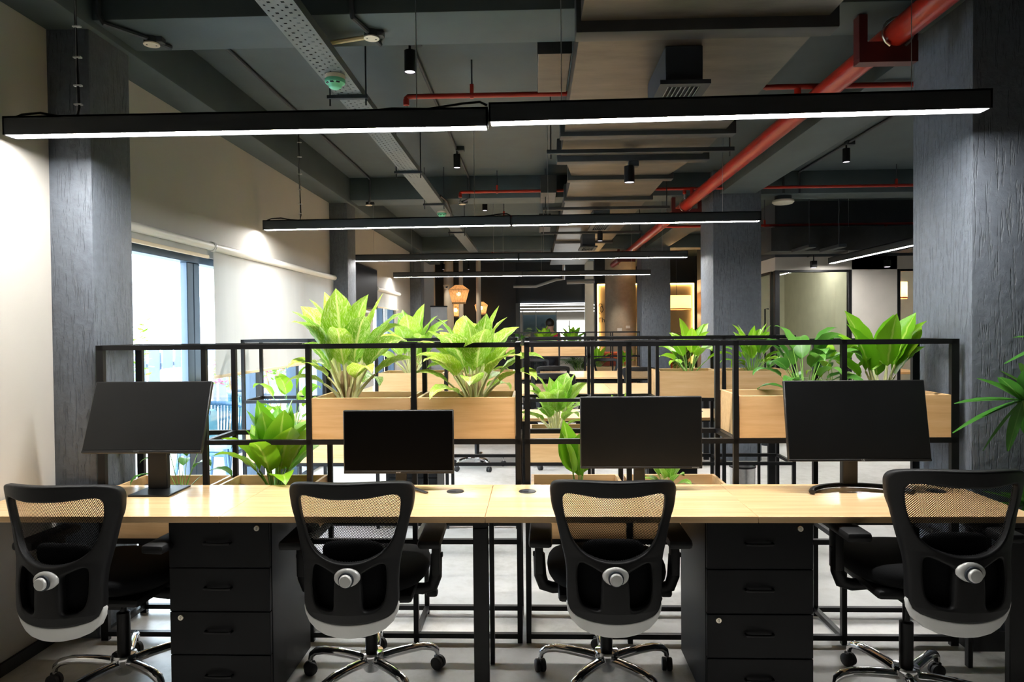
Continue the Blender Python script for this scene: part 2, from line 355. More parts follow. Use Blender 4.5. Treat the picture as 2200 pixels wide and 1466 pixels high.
# roller blinds
def blind(y0, y1, zb, label, bead):
    t = thing('roller_blind', label, 'blind', (WL+.05, y0, 2.06), 0, 'roller blinds on the window wall')
    L = y1-y0
    mb = MB().lathe([(0, 0), (.028, 0), (.028, L), (0, L)], 'blindbar', 16, (0, 0, 0), 'Y'); mb.build('tube', t)
    for e in (0, L): MB().lathe([(0, -.006), (.034, -.006), (.034, .006), (0, .006)], 'silver', 16, (0, e, 0), 'Y').build('bracket', t)
    fb = MB(); vs = []; fs = []; nn = 40; x0 = -.012
    for k in range(nn+1):
        y = .03+(L-.06)*k/nn; wv = .006*sin(k*.9)+.004*sin(k*.37+1)
        vs += [(x0, y, -.02), (x0+wv, y, (zb-2.06)*.55), (x0+wv*.6, y, zb-2.06)]
    for k in range(nn):
        for j in range(2): fs.append((k*3+j, k*3+j+1, k*3+j+4, k*3+j+3))
    fb.add(vs, fs, 'blind', None, True).build('fabric', t)
    MB().box(x0-.008, x0+.008, .02, L-.02, zb-2.06-.012, zb-2.06+.012, 'beige', .004).build('bottom_bar', t)
    if bead: MB().tube([(.01, L-.02, -.03), (.012, L-.02, -.9), (.03, L-.02, -.93), (.04, L-.02, -.9), (.03, L-.02, -.03)], .003, 'silver', 5).build('bead_chain', t)
    return t
blind(3.52, 4.70, 1.985, 'rolled up white roller blind beside the nearest left pillar', False)
blind(4.72, 7.66, 1.145, 'long lowered white roller blind over the balcony doors', True)
blind(9.68, 11.3, 1.80, 'short white roller blind beyond the television', False)

# ---- balcony
struct('balcony_floor', MB().box(-7, -2.5, 0, 24, -.12, -.02, 'tile'), 'pale tiled balcony floor outside the sliding doors', 'floor')
t = thing('balcony_fence', 'blue grey upright board fence along the balcony edge', 'fence', (-5.2, 5, -.02))
random.seed(3)
bme = MB().box(-.012, .012, 0, .27, .02, 1.26, 'fence').mesh('board')
for k in range(34):
    part('board', t, bme, (random.uniform(-.008, .008), k*.335, random.uniform(-.012, .012)))
for z in (.25, 1.0): MB().box(-.06, -.02, -.1, 11.5, z, z+.06, 'fence').build('fence_rail', t)
for k in range(6): MB().box(-.11, -.06, k*2.2, k*2.2+.06, 0, 1.2, 'fence').build('post', t)
# corrugated canopy
mb = MB(); vs = []; fs = []
for k in range(181):
    y = 4+k*.05; z = .035*cos(k*.05*2*pi/.27)
    vs += [(-2.6, y, 2.62+z), (-4.15, y, 2.30+z), (-2.6, y, 2.64+z), (-4.15, y, 2.32+z)]
for k in range(180):
    a = k*4; b = a+4
    fs += [(a, a+1, b+1, b), (a+2, b+2, b+3, a+3), (a+1, a+3, b+3, b+1)]
o = mb.add(vs, fs, 'white', None, True).build('corrugated_canopy'); tag(o, 'white corrugated canopy sheet above the balcony doors', 'canopy')
struct('canopy_post', MB().box(-4.18, -4.12, 4.2, 4.26, -.02, 2.28, 'winframe').box(-4.18, -4.12, 12.9, 12.96, -.02, 2.28, 'winframe'), 'slim posts carrying the balcony canopy', 'post')

def rope_chair(label, x, y, rz):
    t = thing('rope_chair', label, 'chair', (x, y, -.02), rz, 'rope armchairs on the balcony')
    pts = lambda z, r: [(r*sin(a), -r*cos(a)*.95, z+(.10*cos(a/2.2)-.06)) for a in [radians(-115+230*i/20) for i in range(21)]]
    MB().tube(pts(.74, .31), .022, 'ropeframe', 8).build('top_rail', t)
    MB().tube(pts(.43, .27), .016, 'ropeframe', 8).build('seat_rail', t)
    a, b = pts(.74, .31), pts(.43, .27); rp = MB()
    for i in range(20):
        for s_ in (0, .5):
            p = Vector(a[i]).lerp(Vector(a[i+1]), s_); q = Vector(b[i]).lerp(Vector(b[i+1]), s_)
            rp.tube([p, p.lerp(q, .5)+Vector((p.x*.04, p.y*.04, 0)), q], .008, 'rope', 5, False)
    o = rp.build('rope_weave', t); o['kind'] = 'stuff'
    MB().box(-.25, .25, -.22, .30, .37, .47, 'cushion', .035).build('seat_cushion', t)
    MB().box(-.22, .22, -.24, -.14, .47, .72, 'cushion', .04).build('back_cushion', t)
    for sx in (-1, 1):
        for yy, y2 in ((.24, .31), (-.22, -.28)): MB().tube([(sx*.24, yy, .42), (sx*.28, y2, 0)], [.02, .014], 'ropeframe', 8).build('leg', t)
    MB().box(-.25, .25, -.24, .27, .33, .37, 'ropeframe', .01).build('seat_frame', t)
    return t
rope_chair('teal rope armchair with turquoise cushions on the balcony, nearer the blind', -3.05, 6.45, radians(-100))
rope_chair('teal rope armchair with turquoise cushions farther along the balcony', -3.3, 7.95, radians(-60))
t = thing('side_table', 'low white balcony table beside the rope armchairs', 'table', (-2.95, 7.3, -.02))
MB().box(-.3, .3, -.22, .22, .52, .55, 'white', .005).build('tabletop', t)
for sx in (-1, 1):
    for sy in (-1, 1): MB().tube([(sx*.26, sy*.18, .52), (sx*.28, sy*.2, 0)], .014, 'ropeframe', 8).build('leg', t)
t = thing('bar_stool', 'blue metal bar stool on the balcony behind the planters', 'stool', (-2.78, 5.75, -.02), .3)
MB().box(-.19, .19, -.19, .19, .50, .54, 'cushion', .015).build('seat', t)
for sx in (-1, 1):
    for sy in (-1, 1): MB().tube([(sx*.15, sy*.15, .50), (sx*.2, sy*.2, 0)], .013, 'ropeframe', 8).build('leg', t)
for z in (.16,):
    for a, b in (((-.19, -.19), (.19, -.19)), ((.19, -.19), (.19, .19)), ((.19, .19), (-.19, .19)), ((-.19, .19), (-.19, -.19))): MB().tube([(*a, z), (*b, z)], .009, 'ropeframe', 6).build('footrest', t)
t = thing('outdoor_condenser', 'white outdoor condenser box in front of the fence', 'condenser', (-4.6, 8.9, -.02), radians(90))
MB().box(-.42, .42, -.15, .15, .45, 1.02, 'white', .03).build('housing', t)
MB().lathe([(0, 0), (.2, 0), (.21, .012), (.19, .02), (0, .02)], 'dark', 20, (-.1, -.17, .73), 'Y').build('fan_grille', t)
MB().box(-.36, -.3, -.14, .14, 0, .45, 'steel').build('stand_leg', t); MB().box(.3, .36, -.14, .14, 0, .45, 'steel').build('stand_leg', t)

# ================================================================== CEILING SERVICES
def lamp(name, label, x0, x1, y, z0, z1, group, along='X', led='led', wires=None, top=3.18):
    """linear pendant from x0 to x1 (along X or Y); z0,z1 underside at both ends"""
    L = x1-x0
    t = thing(name, label, 'lamp', (x0, y, z0) if along == 'X' else (y, x0, z0), 0 if along == 'X' else radians(90), group)
    sl = (z1-z0)/L; wd = .036
    def sh(mb): mb.v = [(a, b, c+sl*a) for a, b, c in mb.v]; return mb
    h = MB().box(0, L, -wd, -wd+.006, 0, .078, 'lampblack').box(0, L, wd-.006, wd, 0, .078, 'lampblack').box(0, L, -wd, wd, .07, .078, 'lampblack')
    h.box(0, .008, -wd, wd, 0, .078, 'lampblack').box(L-.008, L, -wd, wd, 0, .078, 'lampblack'); sh(h).build('housing', t)
    sh(MB().box(.008, L-.008, -wd+.0065, wd-.0065, .002, .012, led)).build('diffuser', t)
    for k, a in enumerate(wires or (.3, L-.3)):
        MB().tube([(a, 0, .078+sl*a), (a, 0, top-z0)], .0018, 'steel', 4).build('wire', t)
    return t
LY = [2.865, 5.63, 8.26, 10.85]
RN = ['nearest', 'second', 'third', 'farthest']
for i, y in enumerate(LY):
    top = 3.18
    a = lamp('linear_pendant', 'left half of the %s black linear pendant row with glowing underside' % RN[i], -2.24, -.185, y, 2.307, 2.307+(.012 if i == 1 else 0), 'linear pendant lamps over the desk rows', top=top)
    b = lamp('linear_pendant', 'right half of the %s black linear pendant row with glowing underside' % RN[i], -.180, 1.84, y-(.02 if i == 0 else 0), 2.318 if i < 2 else 2.307, 2.335 if i == 0 else (2.325 if i == 1 else 2.307), 'linear pendant lamps over the desk rows', top=top)
    if i < 2:
        MB().tube([(.02, 0, .08), (.06, .0, .095), (.14, 0, .10), (.22, 0, .085), (.30, 0, .08), (.31, 0, .12), (.302, .004, .3), (.296, .006, .5), (.3, .003, .63), (.3, 0, .86)], .005, 'plastic', 6).build('power_cable', a)
        for z in (.13, .21, .33, .46, .6, .72): MB().box(.288, .322, -.005, .008, z, z+.006, 'whiteplastic').build('cable_tie', a)
        MB().tube([(1.55, 0, .08), (1.65, 0, .09), (1.8, 0, .085), (1.95, 0, .105), (2.02, 0, .11), (2.05, 0, .095)], .005, 'plastic', 6).build('jumper_cable', a)
lamp('linear_pendant', 'linear pendant running away beside the glass office on the right', 6.9, 9.32, 3.985, 2.307, 2.307, 'linear pendant lamps over the desk rows', 'Y', wires=(.3, 1.9))

# main duct
t = thing('air_duct', 'wide galvanised air duct running under the dark ceiling', 'duct', (0, 0, 0))
def seg(y0, y1, x0, x1, x2, x3, z0=2.79, z1=2.922, mn='duct'):
    vs = [(x0, y0, z0), (x1, y0, z0), (x3, y1, z0), (x2, y1, z0), (x0, y0, z1), (x1, y0, z1), (x3, y1, z1), (x2, y1, z1)]
    return MB().add(vs, [(0, 3, 2, 1), (4, 5, 6, 7), (0, 1, 5, 4), (1, 2, 6, 5), (2, 3, 7, 6), (3, 0, 4, 7)], mn)
segs = [(1.2, 3.05, .212, 1.266, .212, 1.266), (3.09, 4.66, .215, 1.27, .215, 1.29), (4.70, 5.28, .215, 1.29, .215, 1.29), (5.36, 5.98, .25, 1.27, .335, 1.17), (6.06, 6.95, .335, 1.17, .335, 1.17), (7.01, 8.5, .335, 1.17, .335, 1.17), (8.55, 10.4, .335, 1.17, .335, 1.17), (10.45, 12.4, .335, 1.12, .335, 1.12), (12.45, 14.2, .335, 1.05, .335, 1.05)]
for y0, y1, a, b, c, d in segs: seg(y0, y1, a, b, c, d).build('duct_section', t)
for y, a, b, dz in ((3.02, .19, 1.31, .05), (4.68, .185, 1.36, .03), (5.32, .185, 1.345, .045), (6.02, .30, 1.215, .035), (6.98, .31, 1.205, .035), (8.52, .31, 1.2, .03), (10.42, .31, 1.2, .03), (12.42, .31, 1.15, .03)):
    MB().box(a, b, y-.05, y+.05, 2.79-dz, 2.926, 'ductdark', .006).build('flange', t)
for y in (5.0, 7.35, 9.2):
    MB().box(.10, 1.45, y-.02, y+.02, 2.735, 2.765, 'ductdark', .003).build('trapeze_bar', t)
    for x in (.13, 1.42): MB().tube([(x, y, 2.70), (x, y, 3.18)], .005, 'ductdark', 6).build('hanger_rod', t)
t2 = MB().box(.03, .205, 3.58, 4.16, 2.895, 3.10, 'duct', .004).box(.028, .207, 3.574, 3.58, 2.893, 3.11, 'ductdark').build('branch_duct', None)
tag(t2, 'short galvanised branch box on the left of the duct near the first beam', 'duct')
for y, k in ((7.12, 0), (9.5, 1)):
    t2 = MB().box(.08, .24, y, y+.6, 2.88, 3.06, 'duct', .004).box(.078, .242, y-.006, y, 2.878, 3.062, 'ductdark').build('branch_duct')
    tag(t2, ['galvanised branch box left of the duct at the second beam', 'galvanised branch box left of the duct past the second beam'][k], 'duct')
def grille(x0, x1, y0, y1, z, label):
    t = thing('air_grille', label, 'vent', (x0, y0, z), 0, 'air outlets under the duct')
    MB().box(0, x1-x0, 0, y1-y0, .02, 2.788-z, 'dark', .003).build('neck_box', t)
    fr = MB(); e = .03; w_ = x1-x0; d_ = y1-y0
    fr.box(-e, w_+e, -e, .01, 0, .02, 'dark').box(-e, w_+e, d_-.01, d_+e, 0, .02, 'dark').box(-e, .01, .01, d_-.01, 0, .02, 'dark').box(w_-.01, w_+e, .01, d_-.01, 0, .02, 'dark'); fr.build('grille_frame', t)
    n = 8; sm = MB().box(0, .004, .01, d_-.01, .002, .02, 'tray').mesh('slat')
    for k in range(n): part('slat', t, sm, (.012+(w_-.03)*k/(n-1), 0, 0), (0, .5, 0))
    return t
grille(.625, .80, 3.25, 3.75, 2.60, 'black box air outlet with slatted underside near the first pendant row')
grille(.66, .84, 7.55, 7.95, 2.60, 'black box air outlet under the duct at the second pendant row')
grille(.68, .86, 9.6, 10.0, 2.60, 'black box air outlet under the duct past the second pendant row')

# perforated cable tray
t = thing('cable_tray', 'grey perforated cable tray hung along the ceiling', 'cable tray', (0, 0, 0))
bm = bmesh.new(); x0, x1, z = -1.112, -.962, 2.80
xs = [0, .014, .022, .038, .052, .071, .079, .096, .110, .126, .136, .15]; holes = {1: 0, 3: 1, 5: 2, 7: 1, 9: 0}
ys = [2.2+.012*k for k in range(int((6.0-2.2)/.012))]
g = {}
for j, y in enumerate(ys):
    for i, x in enumerate(xs): g[i, j] = bm.verts.new((x0+x, y, z))
for j in range(len(ys)-1):
    for i in range(len(xs)-1):
        if i in holes and (j % 4 == (0 if holes[i] != 1 else 2)): continue
        bm.faces.new((g[i, j], g[i, j+1], g[i+1, j+1], g[i+1, j]))
mb = MB().bm(bm, 'tray'); mb.add([(x0, ys[-1], z), (x1, ys[-1], z), (x1, 11.8, z), (x0, 11.8, z)], [(0, 3, 2, 1)], 'tray')
mb.box(x0, x1, 1.2, 2.2, z, z+.002, 'tray'); mb.build('tray_bed', t)
MB().box(x0-.002, x0, 1.2, 11.8, z, z+.042, 'tray').build('tray_side', t); MB().box(x1, x1+.002, 1.2, 11.8, z, z+.042, 'tray').build('tray_side', t)
for k in range(3): MB().tube([(x0+.03+k*.04, 1.2+.5*i, z+.012+.004*sin(i*1.7+k)) for i in range(22)], .009, 'plastic', 6).build('cable', t)
MB().tube([(x1+.01, 7.0, z+.04), (x1+.05, 7.2, z+.02), (x1+.06, 7.5, z-.05), (x1+.03, 7.75, z-.06), (x1, 7.95, z+.02)], .012, 'plastic', 6).build('drooping_cable', t)
for y in (3.86, 5.72, 7.2, 9.3):
    MB().box(x0-.05, x1+.03, y-.015, y+.015, z-.022, z-.002, 'dark', .002).build('trapeze_bar', t)
    for x in (x0-.035, x1+.02): MB().tube([(x, y, z-.06), (x, y, 3.18)], .005, 'dark', 6).build('hanger_rod', t)
def smoke(y, label):
    t = thing('smoke_detector', label, 'detector', (-1.03, y, 2.80), 0, 'smoke detectors on the cable tray')
    MB().lathe([(0, -.001), (.052, -.001), (.052, -.018), (.050, -.022)], 'cap', 24).build('base', t)
    MB().lathe([(.052, -.022), (.053, -.030), (.050, -.042), (.036, -.050), (.032, -.062), (.020, -.070), (0, -.071)], 'mint', 24).build('sensor_head', t)
    for a in (-.8, -.1, .6): MB().box(-.009, .009, -.048, -.036, -.048, -.040, 'dark').xf(Matrix.Rotation(a, 4, 'Z')).build('slot', t)
smoke(3.56, 'mint green smoke detector under the cable tray above the nearest pendant row')
smoke(7.68, 'mint green smoke detector under the cable tray near the second pendant row')

# red sprinkler pipes
t = thing('fire_pipe', 'thick red fire main running along the ceiling', 'pipe', (0, 0, 0))
MB().tube([(1.70, -1, 2.83), (1.70, 14.8, 2.83)], .058, 'red', 20).build('main_pipe', t)
for y, x0, x1 in ((3.30, 1.53, 1.80), (7.75, 1.55, 1.88), (12.75, 1.55, 1.88)):
    MB().box(x0, x1, y-.03, y+.03, 2.70, 2.725, 'redmat', .002).box(x0, x1, y-.033, y-.03, 2.70, 2.795, 'redmat').build('channel_bracket', t)
    MB().box(x0, x0+.04, y-.03, y+.03, 2.725, 2.925, 'redmat', .002).build('bracket_upright', t); MB().box(x1-.04, x1, y-.03, y+.03, 2.725, 2.925, 'redmat', .002).build('bracket_upright', t)
    MB().tube([(1.70+.07*cos(a), y-.045, 2.83+.07*sin(a)) for a in [radians(-60+300*k/14) for k in range(15)]], .006, 'steel', 6).build('pipe_clip', t)
def branch(y, x0, x1, label, spr, rods, z=2.955):
    t = thing('sprinkler_branch', label, 'pipe', (0, y, z), 0, 'red sprinkler branch pipes')
    MB().tube([(x0, 0, -.045), (x0, 0, -.008), (x0+.01, 0, 0), (x1, 0, 0)] if x0 < 0 else [(x0, 0, 0), (x1, 0, 0)], .0165, 'red', 12).build('pipe', t)
    if x0 < 1.7 < x1: MB().tube([(1.70, 0, -.09), (1.70, 0, 0)], .02, 'red', 12).build('tee_riser', t)
    for x in spr:
        MB().lathe([(.02, -.02), (.02, -.055), (.012, -.06)], 'red', 12, (x, 0, 0)).build('socket', t)
        s_ = MB().lathe([(.009, -.06), (.009, -.08), (.005, -.082), (.004, -.11), (.016, -.111), (.016, -.114), (0, -.115)], 'steel', 12, (x, 0, 0)); s_.tube([(x-.011, 0, -.075), (x-.013, 0, -.095), (x, 0, -.108)], .0025, 'steel', 5); s_.tube([(x+.011, 0, -.075), (x+.013, 0, -.095), (x, 0, -.108)], .0025, 'steel', 5); s_.build('sprinkler_head', t)
    for x in rods:
        MB().tube([(x, 0, .02), (x, 0, 3.18-z)], .005, 'dark', 6).build('hanger_rod', t); MB().box(x-.012, x+.012, -.012, .012, -.02, .07, 'red', .003).build('hanger_sleeve', t)
    return t
b1 = branch(4.36, -.805, 1.0, 'red sprinkler branch nearest the camera, crossing above the duct', (-.805,), (-.385,))
MB().tube([(1.0, 0, 0), (1.31, -.14, 0), (1.40, -.205, -.058), (1.46, -.21, -.058), (5.5, -.21, -.058)], .0165, 'red', 12).build('pipe', b1)
MB().lathe([(.02, -.07), (.02, -.105), (.012, -.11)], 'red', 12, (1.58, -.21, 0)).build('socket', b1)
MB().lathe([(.009, -.11), (.009, -.13), (.005, -.132), (.004, -.16), (.016, -.161), (.016, -.164), (0, -.165)], 'steel', 12, (1.58, -.21, 0)).build('sprinkler_head', b1)
branch(7.40, -.79, 8, 'red sprinkler branch in front of the second cross beam', (-.79, 1.62), (-.39, 3.85))
branch(9.05, -.77, 1.62, 'red sprinkler branch past the second cross beam, left of the main', (-.77,), (-.39,))
branch(9.0, 1.70, 9, 'red sprinkler branch right of the main beyond the second pillar', (4.55,), (3.0,), 2.785)
branch(13.1, -.79, 2.8, 'farthest red sprinkler branch past the third cross beam', (-.79,), (-.39,))

# conduits, junction boxes, downlights
def conduit(pts, label, r=.012, mn='dark'):
    o = MB().tube(pts, r, mn, 8).build('conduit'); tag(o, label, 'conduit', 'conduits on the ceiling'); return o
conduit([(-1.83, 3.53, 3.165), (-1.83, 7.60, 3.165), (-1.83, 7.625, 3.15), (-1.83, 7.625, 2.94), (-1.84, 7.64, 2.915), (-1.87, 7.75, 2.915)], 'thin dark conduit along the slab near the window wall')
conduit([(-.72, 3.53, 3.165), (-.72, 7.60, 3.165), (-.72, 7.625, 3.15), (-.72, 7.625, 2.93), (-.76, 7.7, 2.915), (-.8, 7.76, 2.915)], 'thin dark conduit linking the downlights left of the duct')
conduit([(2.75, 3.53, 3.165), (2.75, 7.60, 3.165), (2.75, 7.625, 3.15), (2.75, 7.625, 2.93)], 'left of two conduits in the right ceiling bay')
conduit([(2.92, 3.53, 3.165), (2.92, 7.60, 3.165), (2.92, 7.625, 3.15), (2.92, 7.625, 2.93)], 'right of two conduits in the right ceiling bay')
conduit([(-2.02, 3.142, 3.15), (-2.02, 3.142, 2.95), (-2.0, 3.15, 2.912), (-1.89, 3.34, 2.917), (-1.84, 3.45, 2.917)], 'dark conduit bending under the first beam beside the left pillar')
conduit([(-.83, 3.145, 3.15), (-.83, 3.145, 2.95), (-.83, 3.16, 2.917), (-.79, 3.34, 2.917), (-.77, 3.47, 2.917)], 'dark conduit bending under the first beam beside the cable tray')
for x, y, lb in ((-1.89, 3.36, 'round white capped junction box under the first beam near the left pillar'), (-.785, 3.345, 'round white capped junction box under the first beam right of the tray'), (-1.88, 7.78, 'round white capped junction box under the second beam near the window wall'), (-.81, 7.8, 'round white capped junction box under the second beam right of the tray')):
    t = thing('junction_box', lb, 'junction box', (x, y, 2.93), 0, 'junction boxes under the beams')
    MB().lathe([(0, 0), (.036, 0), (.036, -.03), (0, -.03)], 'dark', 20).build('body', t); MB().lathe([(.038, -.03), (.038, -.036), (0, -.036)], 'cap', 20).build('cover', t)
    MB().box(.03, .062, -.02, .02, -.028, 0, 'dark', .003).build('knockout_box', t)
    for a in (-.02, .02): MB().lathe([(.004, -.0362), (.004, -.0375), (0, -.0375)], 'dark', 8, (a, a*.4, 0)).build('screw', t)
conduit([(-1.05, 3.36, 2.878), (-.825, 3.355, 2.905)], 'short ivory tube from the cable tray to the junction box', .012, 'tube')
def downlight(x, y, z, r, label, top, h=.125, watt=0, col=(1, .86, .68)):
    t = thing('downlight', label, 'lamp', (x, y, z), 0, 'black cylinder downlights')
    MB().lathe([(r*.9, .004), (r*.93, 0), (r, 0), (r, h), (0, h)], 'black', 24).build('body', t)
    MB().lathe([(r*.9, .004), (0, .004)], 'spot', 24).build('lens', t)
    MB().box(-.008, .07, -.03, .03, top-z-.04, top-z, 'dark', .004).build('mount_box', t)
    if watt:
        li = bpy.data.lights.new('downlight_beam', 'SPOT'); li.energy = watt; li.color = col; li.spot_size = radians(70); li.spot_blend = .6; li.shadow_soft_size = .03
        lo = bpy.data.objects.new('downlight_beam', li); COL.objects.link(lo); lo.parent = t; lo.location = (0, 0, -.01)
    if top-z-.04 > h: MB().tube([(0, 0, h), (0, 0, top-z)], .008, 'black', 8).build('stem', t)
downlight(-.72, 4.03, 2.985, .033, 'black cylinder downlight above the nearest pendant row', 3.18)
downlight(-.713, 6.42, 2.985, .033, 'black cylinder downlight between the first two pendant rows', 3.18)
downlight(.74, 5.3, 2.585, .040, 'black cylinder downlight hanging under the duct', 2.745)
downlight(2.90, 6.45, 2.985, .033, 'black cylinder downlight in the right ceiling bay', 3.18)
downlight(-.62, 8.75, 2.985, .033, 'black cylinder downlight past the second cross beam', 3.18)
downlight(.85, 8.8, 2.585, .035, 'black cylinder downlight under the duct past the second pendant row', 2.79)
downlight(1.75, 14.45, 2.80, .035, 'black cylinder downlight before the concrete column', 3.18, watt=30)
downlight(2.6, 15.9, 2.80, .035, 'black cylinder downlight over the reception wall', 3.18, watt=30)
downlight(-2.15, 16.2, 2.90, .035, 'black cylinder downlight over the widest pale shaft', 3.18, watt=14)
downlight(-1.55, 16.25, 2.90, .035, 'black cylinder downlight over the slim pale pipes', 3.18, watt=14)
t = thing('ceiling_light', 'round off-white ceiling light by the second right pillar', 'lamp', (2.80, 7.78, 2.93))
MB().lathe([(0, 0), (.09, 0), (.09, -.04), (0, -.04)], 'dark', 24).build('mount', t)
MB().lathe([(.10, -.04), (.116, -.05), (.118, -.068), (.10, -.086), (.06, -.092), (0, -.093)], 'cap', 28).build('diffuser', t)

# ================================================================== DESK ROW
DZ, DX0 = .752, -2.285
def desk(x0, x1, y0, y1, label, group, legs=(), gromx=(), face=1, beam=True):
    t = thing('desk', label, 'desk', (x0, y0, 0), 0, group); L = x1-x0; D = y1-y0
    MB().box(.0007, L-.0007, 0, D, DZ-.025, DZ, 'oak', .0015).build('tabletop', t)
    if beam: MB().box(.02, L-.02, .22, .26, DZ-.065, DZ-.0255, 'black', .003).build('crossbeam', t)
    for lx in legs:
        MB().box(lx-.03, lx+.03, .05, .08, 0, DZ-.06, 'black', .003).build('leg', t)
        MB().box(lx+.012, lx+.032, D-.17, D-.14, 0, DZ-.06, 'black', .003).build('leg', t)
        MB().box(lx-.03, lx+.03, .05, D-.05, DZ-.06, DZ-.0255, 'black', .003).build('leg_head', t)
    for gx in gromx:
        g = MB().lathe([(0, .004), (.033, .004), (.037, .003), (.039, .0)], 'bezel', 24, (gx, .40, DZ)); g.build('grommet', t)
        MB().box(gx-.022, gx+.004, .385, .402, DZ+.004, DZ+.0052, 'dark').build('grommet_slot', t)
    return t
GA = 'oak desk sections of the front row'
xs = [DX0, -1.224, -.194, .838, 1.87]
desk(xs[0], xs[1], 2.587, 3.12, 'oak desk section against the left wall, tilted square-stand monitor on it', GA, (), ())
desk(xs[1], xs[2], 2.587, 3.12, 'oak desk section left of the centre joint with the small monitor', GA, (1.008,), (.87,))
desk(xs[2], xs[3], 2.587, 3.12, 'oak desk section right of the centre joint with the thin-bezel monitor', GA, (), (.158,))
desk(xs[3], xs[4], 2.587, 3.12, 'oak desk section at the right end with the widest monitor', GA, (.99,), (.886,))
def pedestal(x0, x1, label):
    t = thing('drawer_pedestal', label, 'drawers', (x0, 2.60, 0), 0, 'black drawer pedestals under the front desks'); W = x1-x0
    MB().box(0, W, .02, .46, .02, DZ-.026, 'blackmat', .002).build('body', t)
    zs = [(.548, .724), (.377, .545), (.207, .374), (.03, .204)]
    for k, (a, b) in enumerate(zs):
        d = MB().box(.002, W-.002, 0, .018, a, b, 'blackmat', .002).build('drawer', t)
        zc = a+(b-a)*.56; xc = W*.49
        MB().tube([(xc-.052, .001, zc), (xc-.05, -.016, zc), (xc-.03, -.022, zc+.001), (xc+.03, -.022, zc+.001), (xc+.05, -.016, zc), (xc+.052, .001, zc)], .005, 'black', 8).build('handle', d)
        if k in (0, 2):
            lx = W-.05 if k == 0 else .045
            l = MB().lathe([(0, -.006), (.006, -.006), (.0065, -.004), (.010, -.004), (.0125, -.001), (.0125, .001)], 'brass', 20, (lx, 0, b-.022), 'Y').box(lx-.001, lx+.001, -.0066, -.005, b-.027, b-.017, 'dark'); l.build('lock', d)
    return t
pedestal(-1.432, -1.032, 'black drawer pedestal under the left desks')
pedestal(.646, 1.048, 'black drawer pedestal under the right desks')

# monitors
def text(parent, name, s, size, mn, loc, rot):
    cu = bpy.data.curves.new(name, 'FONT'); cu.body = s; cu.size = size; cu.align_x = 'CENTER'; cu.align_y = 'CENTER'; cu.extrude = .0002
    o = bpy.data.objects.new('tmp', cu); COL.objects.link(o); dg = bpy.context.evaluated_depsgraph_get(); dg.update()
    me = bpy.data.meshes.new_from_object(o.evaluated_get(dg)); bpy.data.objects.remove(o)
    me.materials.clear(); me.materials.append(M[mn])
    return part(name, parent, me, loc, rot)
def monitor(label, x, y, zb, zt, W, tilt, bezel, stand, logo, lx, lsize, lm, scr='screen'):
    """zb, zt bottom and top height of the panel; y = panel front at mid height"""
    t = thing('monitor', label, 'monitor', (x, y, DZ), 0, 'monitors on the front desks')
    hh = (zt-zb)/cos(tilt); zc = (zb+zt)/2-DZ
    R_ = Matrix.Translation((0, 0, zc)) @ Matrix.Rotation(-tilt, 4, 'X')
    p = MB().box(-W/2, W/2, .002, .022, -hh/2, hh/2, 'bezel', .003).box(-W*.32, W*.32, .02, .05, -hh*.33, hh*.25, 'bezel', .012).xf(R_).build('panel', t)
    MB().box(-W/2+.006, W/2-.006, .0008, .003, -hh/2+bezel, hh/2-.006, scr).xf(R_).build('display', t)
    MB().box(-W/2+.001, W/2-.001, .0, .003, -hh/2+.001, -hh/2+bezel-.003, 'bezel', .001).xf(R_).build('chin', t)
    q = R_ @ Vector((lx, -.0006, -hh/2+bezel*.45))
    text(t, 'logo', logo, lsize, lm, q, (pi/2-tilt, 0, 0))
    yb = .05 + tilt*.06
    if stand == 'plate':
        MB().box(-.045, .045, yb, yb+.03, .006, zc+.03, 'bezel', .004).build('neck', t)
        MB().box(-.02, .162, -.06+.01, .145, 0, .008, 'bezel', .003).xf(Matrix.Translation((-.045, 0, 0))).build('foot', t)
    elif stand == 'vee':
        MB().box(-.025, .025, yb, yb+.02, .008, zc, 'bezel', .004).build('neck', t)
        for s in (-1, 1): MB().tube([(0, yb+.015, .012), (s*.06, yb-.04, .011), (s*.135, -.055, .006)], [.012, .010, .007], 'bezel', 8, True, .6).build('foot_leg', t)
    else:
        MB().box(-.033, .033, yb, yb+.025, .02, zc, 'bezel', .006).build('neck', t)
        pts = [(.215*sin(a), yb+.03-.175*(1-cos(a)), .012) for a in [radians(-78+156*k/18) for k in range(19)]]
        MB().tube(pts, .0125, 'bezel', 8, True, .8).build('foot_arc', t)
    return t
mt = monitor('black monitor tilted back on a square plate stand by the left wall', -1.705, 2.943, .945, 1.247, .529, radians(20.5), .014, 'plate', 'BenQ', -.02, .011, 'logofaint')
monitor('small upright black monitor left of the centre desk joint', -.607, 3.0, .828, 1.111, .492, 0, .016, 'vee', 'acer', .0, .013, 'logo', 'screendark')
monitor('thin-bezel black monitor right of the centre desk joint', .463, 2.995, .850, 1.166, .53, radians(1), .012, 'vee', 'SAMSUNG', .235, .007, 'logo')
monitor('widest black monitor on an arched foot at the right end of the desks', 1.381, 2.97, .890, 1.232, .60, radians(10), .013, 'arc', 'LG', .012, .012, 'logo')

